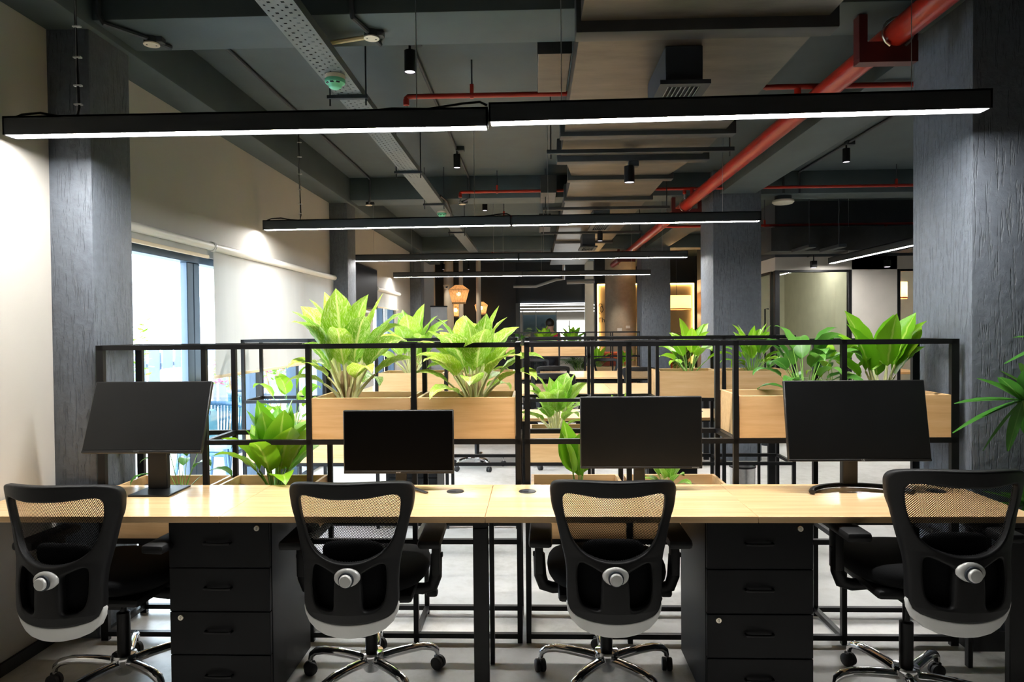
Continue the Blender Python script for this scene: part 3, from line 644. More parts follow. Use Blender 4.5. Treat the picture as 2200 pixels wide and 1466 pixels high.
# ================================================================== PLANTER RACKS
def rack(label, xs_, y0, y1, ends=(0, 0)):
    t = thing('planter_rack', label, 'rack', (0, 0, 0), 0, 'black steel planter racks'); r = .0115
    X0, X1 = xs_[0], xs_[-1]
    pm = MB().box(-r, r, -r, r, .0, 1.405, 'black').mesh('post')
    for i, x in enumerate(xs_):
        for y in (y0+r, y1-r): part('post', t, pm, (x, y, 0), sc=((1.5 if (i == 0 and ends[0]) or (i == len(xs_)-1 and ends[1]) else 1), 1, 1))
    bm_ = MB().box(-r, r, y0+2*r, y1-2*r, -r, r, 'black').mesh('crossbar')
    for z in (.032, .475, .943, 1.3935):
        L = X1-X0
        rm = MB().box(X0-r, X1+r, -r, r, -r, r, 'black').mesh('rail')
        for y in (y0+r, y1-r): part('rail', t, rm, (0, y, z))
        for x in (xs_ if z in (.475, .943) else (X0, X1)): part('crossbar', t, bm_, (x, 0, z))
    for x in xs_[1:-1]: part('crossbar', t, bm_, (x, 0, .032))
    return t
XL = [-2.055, -1.557, -1.061, -.565, -.078]; XR = [-.037, .434, .923, 1.412, 1.908]
R1 = (3.158, 3.50); R2 = (4.98, 5.34); R3 = (12.72, 13.06)
rack('black steel planter rack behind the left half of the front desks', XL, *R1, ends=(1, 0)); rack('black steel planter rack behind the right half of the front desks', XR, *R1, ends=(0, 1))
XL2 = [-2.16, -1.66, -1.165, -.65, -.135]; XR2 = [-.055, .42, .89, 1.37, 1.87]
rack('second black planter rack across the aisle on the window side', XL2, *R2); rack('second black planter rack across the aisle on the right side', XR2, *R2)
XL3 = [-2.05, -1.55, -1.05, -.55, -.06]; XR3 = [-.03, .46, .95, 1.45, 1.96]
rack('far black planter rack near the third pillars, window side', XL3, *R3); rack('far black planter rack near the third pillars, right side', XR3, *R3)
PB = {}
def planter(x0, x1, R_, z0, label, h=None):
    h = h or (.195 if z0 > .9 else .232)
    y0, y1 = R_[0]+.004, R_[1]-.004
    x0 += .015; x1 -= .015; L = x1-x0; D = y1-y0; e = .014
    t = thing('planter_box', label, 'planter', (x0, y0, z0), 0, 'oak planter boxes in the racks')
    MB().box(0, L, 0, e, 0, h, 'oakbox', .0012).build('front_panel', t); MB().box(0, L, D-e, D, 0, h, 'oakbox', .0012).build('back_panel', t)
    MB().box(0, e, e, D-e, 0, h, 'oakbox').build('side_panel', t); MB().box(L-e, L, e, D-e, 0, h, 'oakbox').build('side_panel', t)
    MB().box(e, L-e, e, D-e, 0, .01, 'oakbox').build('bottom_panel', t)
    s = MB(); n = 8; vs = []; 
    for j in range(n+1):
        for i in range(n+1): vs.append((e+(L-2*e)*i/n, e+(D-2*e)*j/n, h-.05+.012*sin(i*2.1+j)*cos(j*1.7)))
    s.add(vs, [(j*(n+1)+i, j*(n+1)+i+1, (j+1)*(n+1)+i+1, (j+1)*(n+1)+i) for j in range(n) for i in range(n)], 'soil', None, True).build('soil', t)
    return t
ZU, ZLo = .955, .4875
planter(XL[2], XL[3], R1, ZU, 'upper oak planter with the tall speckled plant, left of the small monitor')
planter(XL[3], XL[4], R1, ZU, 'upper oak planter with the broad speckled plant, beside the centre posts')
planter(XR[2], XR[3], R1, ZU, 'upper oak planter left of the widest monitor')
planter(XR[3], XR[4], R1, ZU, 'upper oak planter behind the right end of the widest monitor')
planter(XL[0], XL[1], R1, ZLo, 'lower oak planter behind the tilted monitor')
planter(XL[1], XL[2], R1, ZLo, 'lower oak planter with the leafy green plant behind the left desks')
planter(XR[0], XR[1], R1, ZLo, 'lower oak planter just right of the centre posts')
planter(XR[1], XR[2], R1, ZLo, 'lower oak planter behind the thin-bezel monitor')
planter(XL2[2], XL2[3], R2, ZU, 'upper oak planter of the second rack between the two speckled plants')
planter(XL2[3], XL2[4], R2, ZU, 'upper oak planter of the second rack behind the broad speckled plant')
planter(XR2[2], XR2[3], R2, ZU, 'upper oak planter of the second rack with the upright green plant')
planter(XR2[3], XR2[4], R2, ZU, 'upper oak planter of the second rack with the yellow-stemmed plant')
planter(XL2[0], XL2[1], R2, ZLo, 'lower oak planter of the second rack nearest the balcony doors')
planter(XL2[1], XL2[2], R2, ZLo, 'lower oak planter of the second rack, second from the balcony doors')
planter(XR2[0], XR2[1], R2, ZLo, 'lower oak planter of the second rack with the pale speckled plant')
planter(XR2[1], XR2[2], R2, ZLo, 'lower oak planter of the second rack behind the thin-bezel monitor')
planter(XR3[0], XR3[1], R3, ZU, 'left oak planter of the far right rack, small in the distance')
planter(XR3[1], XR3[2], R3, ZU, 'right oak planter of the far right rack, small in the distance')
planter(XL3[3], XL3[4], R3, ZU, 'oak planter of the far left rack, small in the distance')

# ------------------------------------------------------------------ plants
def leaf_mesh(name, pet, L, W, a0, a1, droop, fold, lm, pm, pr=.006, tipw=1.0, twist=0., nl=10):
    """leaf in the XZ plane: petiole from the origin leaning a0 (from vertical), blade bending to a1 then droop"""
    mb = MB(); P = Vector((0, 0, 0)); n = 6; pts = [P.copy()]; a = a0*.45
    for i in range(n):
        a = a0*(.45+.55*(i+1)/n); P = P+Vector((sin(a), 0, cos(a)))*pet/n; pts.append(P.copy())
    mb.tube(pts, [pr*(1.25-.55*i/n) for i in range(n+1)], pm, 5, False)
    vs = []; N = nl; c = 5
    for i in range(N+1):
        u = i/N
        ang = a0+(a1-a0)*u+droop*max(0, u-.55)**1.5*2.2
        if i: P = P+Vector((sin(ang), 0, cos(ang)))*L/N
        wd = W*.62*(sin(pi*min(1, u**.80)))**.72*(1-.18*u) if 0 < i < N else .0008
        if u > .82: wd *= (1-(u-.82)/.18)**.35*1.0 if u < 1 else 1
        nrm = Vector((-cos(ang), 0, sin(ang)))
        for k in range(c):
            s = (k-2)/2
            ff = fold*(1-.3*u)
            yy = wd*s*cos(ff*abs(s)); up = wd*abs(s)*sin(ff) + .05*wd*sin(i*2.3+k*1.9)
            tw = twist*u*s*wd
            vs.append(P+Vector((0, yy, 0))+nrm*(up+tw))
    fs = []; uvs = []
    for i in range(N):
        for k in range(c-1):
            fs.append((i*c+k, i*c+k+1, (i+1)*c+k+1, (i+1)*c+k))
            uvs.append([(i/N, k/4), (i/N, (k+1)/4), ((i+1)/N, (k+1)/4), ((i+1)/N, k/4)])
    mb.add(vs, fs, lm, uvs, True)
    return mb.mesh(name)
LIB = {}
def lib(kind):
    if kind in LIB: return LIB[kind]
    R = radians; out = {}
    if kind in ('speckled', 'silver'):
        lm = 'lv' if kind == 'speckled' else 'lv2'
        spec = {'up': (.42, .58, .24, 6, 14, .1), 'up2': (.40, .60, .26, 10, 22, .5), 'mid': (.40, .52, .25, 20, 40, .5), 'mid2': (.38, .52, .23, 24, 52, 1.0), 'wide': (.36, .48, .22, 34, 66, 1.0), 'out': (.32, .44, .19, 46, 88, 1.2), 'low': (.22, .38, .15, 55, 105, 1.1)}
        pm, pr, fold = 'pet', .014, .45
    elif kind == 'lily':
        lm, pm, pr, fold = 'lg', 'petg', .008, .45
        spec = {'up': (.50, .52, .19, 4, 14, .2), 'up2': (.48, .52, .19, 11, 26, .5), 'mid': (.46, .50, .18, 19, 42, .8), 'mid2': (.43, .48, .17, 27, 62, 1.0), 'wide': (.40, .45, .16, 38, 82, 1.1), 'out': (.36, .43, .15, 48, 104, 1.0), 'low': (.32, .40, .13, 58, 118, .8)}
    elif kind == 'tall':
        lm, pm, pr, fold = 'lg', 'pet', .013, .5
        spec = {'up': (.40, .60, .27, 4, 10, .0), 'up2': (.40, .60, .26, 10, 20, .1), 'mid': (.38, .56, .25, 18, 34, .2), 'mid2': (.36, .52, .23, 26, 48, .5), 'wide': (.34, .48, .2, 36, 66, .8), 'out': (.3, .44, .17, 48, 88, .9), 'low': (.28, .42, .13, 60, 110, .8)}
    elif kind == 'green':
        lm, pm, pr, fold = 'lg', 'petg', .013, .5
        spec = {'up': (.30, .70, .29, 4, 10, .0), 'up2': (.29, .69, .30, 10, 19, .1), 'mid': (.28, .63, .29, 18, 32, .2), 'mid2': (.28, .58, .26, 25, 46, .5), 'wide': (.27, .53, .23, 36, 64, .8), 'out': (.27, .48, .19, 48, 88, .9), 'low': (.28, .42, .13, 60, 110, .8)}
    else:  # slender: long thin petioles, drooping narrow blades
        lm, pm, pr, fold = 'ld', 'petg', .006, .35
        spec = {'up': (.62, .40, .17, 6, 40, 1.0), 'up2': (.58, .42, .18, 12, 60, 1.2), 'mid': (.54, .40, .17, 22, 75, 1.4), 'mid2': (.50, .42, .15, 30, 95, 1.4), 'wide': (.46, .42, .15, 42, 105, 1.2), 'out': (.40, .42, .13, 52, 118, 1.0), 'low': (.32, .40, .12, 62, 125, .8)}
        if kind == 'peace': lm = 'lg'
    for k, (p, L, W, a0, a1, dr) in spec.items():
        out[k] = [leaf_mesh('leaf', p*(1+.06*j), L*(1-.05*j), W*(1+.06*j), R(a0+4*j), R(a1+6*j), dr*(1+.2*j), fold*(1-.25*j), lm, pm, pr, twist=(-.25, .3)[j]) for j in range(2)]
    LIB[kind] = out; return out
SEQ = ['up', 'up2', 'up2', 'mid', 'mid', 'mid2', 'mid2', 'wide', 'wide', 'out', 'out', 'low']
def plant(label, x, y, z, hgt, kind, n, seed, spread=1.0, seq=None, azs=None, stalk=0, rz=0., cat='plant'):
    rng = random.Random(seed); L = lib(kind)
    t = thing('leafy_plant' if kind not in ('speckled', 'silver') else 'speckled_plant', label, cat, (x, y, z), rz, 'potted plants in the racks')
    for i in range(n):
        k = seq[i] if seq else SEQ[min(len(SEQ)-1, int(i*len(SEQ)/n))]
        az = azs[i] if azs else (i*137.5+rng.uniform(-25, 25))
        s = hgt*rng.uniform(.88, 1.06)
        r0 = .02*hgt/.4*rng.uniform(.3, 1.3)
        a = radians(az)
        part('leaf', t, rng.choice(L[k]), (r0*cos(a), r0*sin(a), -.012), (rng.uniform(-.12, .12), rng.uniform(-.06, .06), a), (s*spread, s*rng.uniform(.9, 1.15), s))
    for j in range(stalk):
        a = j*2.4+rng.random(); r = .028
        MB().tube([(r*cos(a), r*sin(a), -.03), (r*1.15*cos(a+.2), r*1.15*sin(a+.2), .06), (r*1.0*cos(a+.4), r*1.0*sin(a+.4), .15)], [.016, .013, .010], 'stalk', 7).build('stalk', t)
    return t
Y1, Y2, Y3 = 3.33, 5.16, 12.9; ZS, ZL_ = 1.098, .668
plant('tall yellow-green speckled plant left of the small monitor', -.92, Y1, ZS+.02, .58, 'speckled', 26, 11, 1.0, stalk=6)
plant('broad yellow-green speckled plant beside the centre posts', -.30, Y1, ZS, .50, 'speckled', 30, 5, 1.12, stalk=6)
plant('leafy bright green plant standing low behind the left desks', -1.29, Y1, ZL_, .47, 'green', 20, 6, 1.0, seq=['up', 'up', 'up2', 'up2', 'up2', 'up2', 'mid', 'mid', 'mid', 'mid', 'mid', 'mid', 'mid2', 'mid2', 'mid2', 'mid2', 'wide', 'wide', 'out', 'out', 'low'])
plant('thin-stemmed plant half hidden behind the tilted monitor', -1.76, Y1, ZL_, .34, 'slender', 9, 4, 1.1)
plant('green leaf cluster peeking out left of the thin-bezel monitor', .21, Y1, ZL_, .36, 'green', 7, 9, .6, seq=['up', 'up', 'up2', 'up2', 'mid', 'mid', 'mid'])
plant('small speckled plant under the thin-bezel monitor', .64, Y1, ZL_, .22, 'silver', 16, 14, 1.1)
plant('large upright bright green plant behind the widest monitor', 1.66, Y1, ZS, .46, 'tall', 12, 33, 1.05, seq=['up', 'up', 'up2', 'up2', 'mid', 'mid', 'mid', 'mid2', 'mid2', 'wide', 'wide', 'mid'], azs=[-85, 60, 175, 8, 195, -12, 100, 165, 0, 182, 70, 20])
plant('drooping dark green plant left of the widest monitor', 1.30, Y1, ZS, .40, 'slender', 24, 17, 1.1)
plant('drooping pale-leaved plant above the widest monitor', 1.47, Y1+.04, ZS, .36, 'peace', 9, 52, 1.0)
plant('speckled plant of the second rack seen between the two nearer ones', -.93, Y2, ZS, .56, 'silver', 22, 8, 1.0, stalk=4)
plant('speckled plant of the second rack hidden by the broad one', -.38, Y2, ZS, .40, 'silver', 14, 28, 1.0)
plant('upright green plant of the second rack before the grey pillar', 1.16, Y2, ZS, .45, 'lily', 15, 41, 1.1)
plant('yellow-stemmed green plant of the second rack at the right', 1.63, Y2, ZS, .41, 'lily', 26, 43, 1.0)
plant('pale speckled plant low in the second rack right of the centre posts', .16, Y2, ZL_, .50, 'silver', 22, 61, .95)
plant('bright green leaves just above the thin-bezel monitor', .63, Y2, ZL_, .36, 'green', 12, 19, 1.15)
plant('long-stemmed green plant before the balcony doors', -1.87, Y2, ZL_, .55, 'peace', 12, 23, .9)
plant('left bright plant of the far rack', .17, Y3, ZS, .46, 'green', 18, 71, 1.2)
plant('right bright plant of the far rack', .72, Y3, ZS, .46, 'green', 18, 72, 1.2)
plant('dark plant of the far rack, window side', -.3, Y3, ZS, .36, 'slender', 12, 73, 1.2)
plant('small green plant in the far rack before the logo wall', 1.2, Y3, ZL_+.05, .46, 'green', 9, 74, 1.1)
plant('small green plant in the far rack before the concrete column', 1.7, Y3, ZL_+.05, .46, 'green', 10, 75, 1.1)
planter(XR3[2], XR3[3], R3, ZLo+.03, 'lower oak planter of the far rack before the logo wall'); planter(XR3[3], XR3[4], R3, ZLo+.03, 'lower oak planter of the far rack before the concrete column')

def frond_mesh(L, arch, nlf, ll, lw, fan=False, mn='lp'):
    mb = MB(); P = Vector((0, 0, 0)); pts = [P.copy()]; N = 14; angs = []
    for i in range(N):
        u = (i+1)/N; a = radians(12)+arch*u**1.4; angs.append(a); P = P+Vector((sin(a), 0, cos(a)))*L/N; pts.append(P.copy())
    mb.tube(pts, [.006*(1.2-.9*i/N)+.001 for i in range(N+1)], 'petg', 5, False)
    def blade(p, d, l, wd):
        d = d.normalized(); sd = d.cross(Vector((0, 0, 1))).normalized(); up = sd.cross(d); vs = []; n = 5
        for i in range(n+1):
            u = i/n; q = p+d*l*u+Vector((0, 0, -1))*l*.22*u*u; ww = wd*sin(pi*min(.97, .10+.86*u))**.8+.0008
            vs += [q-sd*ww, q+up*ww*.0-Vector((0, 0, ww*.35)), q+sd*ww]
        fs = []; uvs = []
        for i in range(n):
            for k in range(2): fs.append((i*3+k, i*3+k+1, i*3+k+4, i*3+k+3)); uvs.append([(i/n, k/2), (i/n, (k+1)/2), ((i+1)/n, (k+1)/2), ((i+1)/n, k/2)])
        mb.add(vs, fs, mn, uvs, True)
    if fan:
        tg = Vector((sin(angs[-1]), 0, cos(angs[-1])))
        for k in range(nlf):
            a = radians(-120+240*k/(nlf-1)); d = tg*cos(a)*1.0+Vector((-.2, .55, .80))*sin(a)+Vector((0, 0, .18*cos(k*2.2)))
            blade(P, d, ll*(.8+.2*cos(a)), lw)
    else:
        for k in range(nlf):
            u = .25+.75*k/(nlf-1); i = min(N-1, int(u*N)); p = pts[i].lerp(pts[i+1], u*N-i) if i < N else pts[-1]
            tg = Vector((sin(angs[i]), 0, cos(angs[i])))
            for s in (-1, 1): blade(p, tg*.75+Vector((0, s*.8, .1)), ll*sin(pi*(.12+.8*u))**.7, lw)
    return mb.mesh('frond')
FM = [frond_mesh(1.0, radians(60), 14, .34, .013), frond_mesh(.9, radians(95), 13, .32, .013)]
def palm(label, x, y, z, s, n, seed, pot=True):
    rng = random.Random(seed); t = thing('potted_palm', label, 'plant', (x, y, z), 0, 'potted palms in the background')
    zz = .36 if pot else 0
    if pot:
        MB().lathe([(0, 0), (.13, 0), (.18, .34), (.185, .36), (.165, .36), (.16, .33), (0, .33)], 'dark', 24).build('pot', t)
    for i in range(n):
        k = rng.uniform(.8, 1.1)*s
        part('frond', t, FM[i % 2], (.03*cos(i*2.4), .03*sin(i*2.4), zz-.03), (0, rng.uniform(-.15, .1), i*2.4+rng.uniform(-.3, .3)), k)
    return t
palm('dark palm beside the logo wall in the distance', 1.02, 16.1, 0, .95, 16, 1)
palm('feathery palm under the drum lamp behind the second right pillar', 3.05, 15.2, 0, 1.35, 15, 2)
palm('dark palm against the farthest pillar, left plant', 2.70, 11.4, 0, .85, 14, 3)
palm('dark palm low behind the second rack, right plant', 2.62, 9.5, 0, .7, 14, 4)
palm('dark palm by the glass door', 2.9, 8.6, 0, .7, 12, 5)
# fan palm entering from the right edge
t = thing('fan_palm', 'fan palm with slender green leaves entering at the right edge', 'plant', (2.38, 2.80, 0))
FF = frond_mesh(.56, radians(62), 11, .27, .031, True, 'ld')
MB().lathe([(0, 0), (.15, 0), (.19, .40), (.195, .42), (.17, .42), (.165, .38), (0, .38)], 'dark', 24).build('pot', t)
for z, az, tl, s in ((.80, 176, .12, 1.0), (1.08, 186, .0, .8), (.48, 168, .25, .8), (.80, 120, 0, .9), (.70, 40, 0, 1.0), (.5, 260, .1, .95), (1.0, 300, 0, 1.)):
    part('frond', t, FF, (.02*cos(radians(az)), .02*sin(radians(az)), z), (0, tl, radians(az)), s)
for k in range(4): MB().tube([(.03*cos(k*1.6), .03*sin(k*1.6), .38), (.035*cos(k*1.6+.3), .035*sin(k*1.6+.3), .9), (.02*cos(k*1.6), .02*sin(k*1.6), 1.45-k*.12)], [.011, .009, .006], 'petg', 7).build('cane', t)
# flowering bush outside
t = thing('flowering_bush', 'pink flowering bush along the balcony fence', 'bush', (-4.55, 11.0, -.02))
rng = random.Random(5); mb = MB(); pk = MB()
for k in range(700):
    th = rng.uniform(0, 2*pi); ph = math.acos(rng.uniform(-.2, 1)); r = rng.uniform(.7, 1.0)
    p = Vector((.42*r*sin(ph)*cos(th), 1.6*r*sin(ph)*sin(th), .80+.55*r*cos(ph))); a = rng.uniform(0, 6); s = .05
    e1 = Vector((cos(a), sin(a), rng.uniform(-.5, .5)))*s; e2 = Vector((-sin(a), cos(a), rng.uniform(-.5, .8)))*s*.6
    (pk if rng.random() < .45 else mb).add([p-e1, p-e2, p+e1, p+e2], [(0, 1, 2, 3)], 'lg', [[(0, .5), (.5, 0), (1, .5), (.5, 1)]])
o = mb.build('foliage', t); o['kind'] = 'stuff'
pk.mats = ['pink']; o = pk.build('blossoms', t); o['kind'] = 'stuff'
for k in range(5): MB().tube([(0, -1+.5*k, 0), (.05, -1+.5*k, .4), (-.05, -.9+.45*k, .95)], .015, 'stalk', 6).build('stem', t)
t = thing('climbing_shrub', 'light green shrub outside behind the first glass door', 'shrub', (-4.5, 7.4, -.02)); mb = MB(); rng = random.Random(9)
for k in range(260):
    th = rng.uniform(0, 2*pi); r = rng.uniform(.3, 1)
    p = Vector((.22*r*cos(th), .3*r*sin(th), rng.uniform(.5, 1.65))); a = rng.uniform(0, 6); s = .06
    e1 = Vector((cos(a), sin(a), rng.uniform(-.6, .3)))*s; e2 = Vector((-sin(a), cos(a), .3))*s*.45
    mb.add([p-e1, p-e2, p+e1, p+e2], [(0, 1, 2, 3)], 'lg', [[(0, .5), (.5, 0), (1, .5), (.5, 1)]])
o = mb.build('foliage', t); o['kind'] = 'stuff'; MB().tube([(0, 0, 0), (.05, .02, .8), (0, 0, 1.6)], [.02, .015, .006], 'stalk', 6).build('stem', t)

# ================================================================== OFFICE CHAIRS
def smooth_loop(pts, n=4):
    out = []; L = len(pts)
    for i in range(L):
        p0, p1, p2, p3 = (Vector(pts[(i+k-1) % L]) for k in range(4))
        for j in range(n):
            t_ = j/n; out.append(.5*((2*p1)+(p2-p0)*t_+(2*p0-5*p1+4*p2-p3)*t_*t_+(3*p1-p0-3*p2+p3)*t_**3))
    return out
def mirror(half): return half+[(-x, z) for x, z in reversed(half) if abs(x) > 1e-6]
def spine(z):
    ks = [(.30, -.355), (.36, -.372), (.45, -.392), (.55, -.392), (.64, -.383), (.75, -.392), (.92, -.425)]
    for (a, ya), (b, yb) in zip(ks, ks[1:]):
        if z <= b or b == .92:
            u = (z-a)/(b-a); return ya+(yb-ya)*u
def backy(x, z): return spine(z)+.085*(min(abs(x), .25)/.2)**2
def fill(loops, extr, bev):
    cu = bpy.data.curves.new('outline', 'CURVE'); cu.dimensions = '2D'; cu.fill_mode = 'BOTH'; cu.extrude = extr; cu.bevel_depth = bev; cu.bevel_resolution = 2; cu.offset = -bev
    for lp in loops:
        s = cu.splines.new('POLY'); s.points.add(len(lp)-1); s.use_cyclic_u = True
        for p, q in zip(s.points, lp): p.co = (q[0], q[1], 0, 1)
    o = bpy.data.objects.new('tmp', cu); COL.objects.link(o); dg = bpy.context.evaluated_depsgraph_get(); dg.update()
    me = bpy.data.meshes.new_from_object(o.evaluated_get(dg)); bpy.data.objects.remove(o)
    bm = bmesh.new(); bm.from_mesh(me); bpy.data.meshes.remove(me); return bm
def bend(bm, mn, off=0, step=.025, uv=False):
    for ax, lo, hi in ((0, -.25, .25), (1, .3, .95)):
        v = lo
        while v < hi:
            no = (1, 0, 0) if ax == 0 else (0, 1, 0); cc = (v, 0, 0) if ax == 0 else (0, v, 0)
            bmesh.ops.bisect_plane(bm, geom=bm.verts[:]+bm.edges[:]+bm.faces[:], plane_co=cc, plane_no=no); v += step
    bmesh.ops.remove_doubles(bm, verts=bm.verts[:], dist=1e-5)
    uvs = None
    bm.verts.index_update()
    if uv: uvs = [[(v.co.x, v.co.y) for v in f.verts] for f in bm.faces]
    vs = [(v.co.x, backy(v.co.x, v.co.y)-v.co.z+off, v.co.y) for v in bm.verts]
    fs = [[v.index for v in f.verts] for f in bm.faces]; bm.free()
    return MB().add(vs, fs, mn, uvs, True)
outer = mirror([(0, .929), (.08, .928), (.15, .923), (.195, .915), (.219, .904), (.230, .882), (.229, .85), (.223, .81), (.209, .765), (.192, .687), (.182, .646), (.175, .604), (.172, .55), (.172, .50), (.170, .470), (.157, .440), (.135, .425), (.09, .415), (.04, .411), (0, .410)])
top_hole = mirror([(0, .868), (.05, .868), (.10, .871), (.145, .874), (.170, .871), (.183, .857), (.183, .825), (.177, .785), (.167, .75), (.154, .712), (.136, .682), (.108, .658), (.072, .642), (.036, .634), (0, .632)])
low = [(.046, .588), (.062, .601), (.098, .617), (.119, .621), (.130, .610), (.133, .575), (.132, .53), (.125, .492), (.110, .470), (.083, .460), (.060, .460), (.052, .473), (.051, .51), (.049, .55)]
low2 = [(-x, z) for x, z in low]
_tu = [(0, .410), (.04, .411), (.09, .415), (.135, .425), (.157, .440), (.170, .472)]; _tl = [(.173, .463), (.169, .436), (.155, .404), (.126, .379), (.09, .365), (.04, .357), (0, .355)]
trim = _tu+_tl+[(-x, z) for x, z in reversed(_tl[:-1])]+[(-x, z) for x, z in reversed(_tu[1:])]
me_frame = bend(fill([smooth_loop(outer), smooth_loop(top_hole), smooth_loop(low), smooth_loop(low2)], .010, .009), 'plastic').mesh('back_frame')
me_trim = bend(fill([trim], .008, .005), 'whiteplastic', -.002).mesh('trim')
exp = lambda h, k: [(x*k, .74+(z-.74)*k) for x, z in h]
me_net = bend(fill([smooth_loop(exp(top_hole, 1.06))], 0, 0), 'net', .006, uv=True).mesh('mesh_panel')
me_pad = bend(fill([smooth_loop(mirror([(0, .60), (.08, .625), (.13, .64), (.150, .61), (.150, .53), (.142, .475), (.11, .445), (.05, .44), (0, .44)]))], .004, .003), 'fabric', .028).mesh('lower_pad')
def chair_proto():
    t = thing('office_chair', '', 'chair', (0, 0, 0), 0, 'black mesh office chairs'); up = []
    def P(name, mb): o = mb.build(name, t); return o
    U = lambda name, mb: up.append(P(name, mb))
    for nm, me in (('back_frame', me_frame), ('trim', me_trim), ('mesh_panel', me_net), ('lower_pad', me_pad)): up.append(part(nm, t, me))
    # lumbar pad seen through the mesh
    lb = MB(); vs = []; n = 16
    bm = bmesh.new(); bmesh.ops.create_uvsphere(bm, u_segments=20, v_segments=12, radius=1)
    for v in bm.verts:
        x, y, z = v.co; x_ = math.copysign(abs(x)**.7, x)*.112; z_ = .655+math.copysign(abs(z)**.8, z)*.046
        v.co = Vector((x_, backy(x_, z_)+.045+y*.018, z_))
    lb.bm(bm, 'fabric', True); U('lumbar_pad', lb)
    # silver tension knob on the spine
    zk = .586; yk = spine(zk)-.016
    k = MB(); prof = [(1.0, .004), (.96, -.006), (.80, -.012), (.5, -.015), (0, -.016)]; vs = []; N = 28
    for r, dy in prof:
        for j in range(N): a = 2*pi*j/N; vs.append((.047*r*sin(a), yk+dy, zk+.034*r*cos(a)))
    k.add(vs, [(i*N+j, i*N+(j+1) % N, (i+1)*N+(j+1) % N, (i+1)*N+j) for i in range(len(prof)-1) for j in range(N)], 'silver', None, True)
    kb = P('tension_knob', k); up.append(kb)
    MB().lathe([(.0275, 0), (.0275, -.013), (.022, -.016)], 'dark', 24, (0, yk-.008, zk-.004), 'Y').build('knob_ring', kb)
    MB().lathe([(.0225, -.013), (.0225, -.022), (.019, -.026), (0, -.027)], 'silver', 24, (0, yk-.008, zk-.004), 'Y').build('knob_cap', kb)
    # seat
    bm = bmesh.new(); bmesh.ops.create_uvsphere(bm, u_segments=36, v_segments=18, radius=1)
    for v in bm.verts:
        x, y, z = v.co; e = .38
        r = math.hypot(x, y); 
        if r > 1e-6:
            c_, s_ = x/r, y/r; q = (abs(c_)**4+abs(s_)**4)**-.25; x, y = x*q, y*q
        rr = math.hypot(x, y); k_ = (rr**.5 if rr > 0 else 0)/(rr if rr > 0 else 1)
        x, y = x*k_, y*k_
        yy = .03+y*.27; zz = .475+math.copysign(abs(z)**.8, z)*.052
        zz += -.035*max(0, (yy-.14)/.16)**2 + (.008*(abs(x))**3) + .012*max(0, (-yy-.1)/.15)
        v.co = Vector((x*.243, yy, zz))
    U('seat', MB().bm(bm, 'fabric', True))
    U('seat_shell', MB().box(-.20, .20, -.20, .22, .405, .44, 'plastic', .015).box(-.05, .05, -.350, -.12, .395, .43, 'plastic', .012))
    U('mechanism', MB().box(-.07, .07, -.11, .11, .355, .41, 'plastic', .012))
    l = MB().tube([(.05, .03, .385), (.20, .03, .38), (.235, .03, .372)], .006, 'plastic', 8); l.box(.225, .275, .012, .05, .345, .38, 'plastic', .012); U('height_lever', l)
    for s in (-1, 1):
        a = MB().tube([(s*.12, -.02, .405), (s*.22, -.02, .398), (s*.258, -.02, .41), (s*.272, -.02, .45), (s*.276, -.02, .54)], [.022, .024, .026, .026, .024], 'plastic', 10, True)
        ao = P('armrest', a); up.append(ao)
        MB().box(s*.276-.017, s*.276+.017, -.052, .012, .46, .622, 'plastic', .006).build('arm_post', ao)
        MB().box(s*.268-.046, s*.268+.046, -.21, .06, .618, .655, 'plastic', .014).build('arm_pad', ao)
        MB().box(s*.295-.006, s*.295+.008, -.03, -.012, .53, .548, 'plastic', .002).build('arm_button', ao)
    P('gas_lift', MB().lathe([(0, .09), (.0255, .09), (.0255, .305), (.015, .31), (.014, .31), (.014, .45), (0, .45)], 'black', 20))
    P('hub', MB().lathe([(0, .052), (.029, .052), (.034, .06), (.038, .088), (.048, .10), (.051, .125), (.046, .135), (.027, .137)], 'chrome', 28))
    lg = MB().tube([(.030, 0, .098), (.09, 0, .107), (.16, 0, .112), (.215, 0, .112), (.255, 0, .104), (.276, 0, .088), (.283, 0, .066)], [.023, .0225, .0215, .0205, .020, .017, .013], 'chrome', 12, True, .8).mesh('base_leg')
    cs = MB()
    for sy in (-1, 1): cs.lathe([(0, 0), (.022, 0), (.0275, .004), (.0275, .018), (.024, .021), (0, .021)], 'rubber', 18, (0, -.022 if sy < 0 else .001, .0275), 'Y')
    cs.tube([(0, 0, .03), (0, 0, .075)], .007, 'steel', 8); cs.box(-.02, .02, -.005, .005, .03, .058, 'rubber', .004)
    cm = cs.mesh('caster')
    return t, up, lg, cm
proto, UP, LEG, CAST = chair_proto()
def set_base(t, a0, seed):
    rng = random.Random(seed)
    for k in range(5):
        a = radians(a0+72*k); part('base_leg', t, LEG, (0, 0, 0), (0, 0, a))
        part('caster', t, CAST, (.285*cos(a), .285*sin(a), 0), (0, 0, a+rng.uniform(-1.2, 1.2)))
CN = 'black mesh office chair '
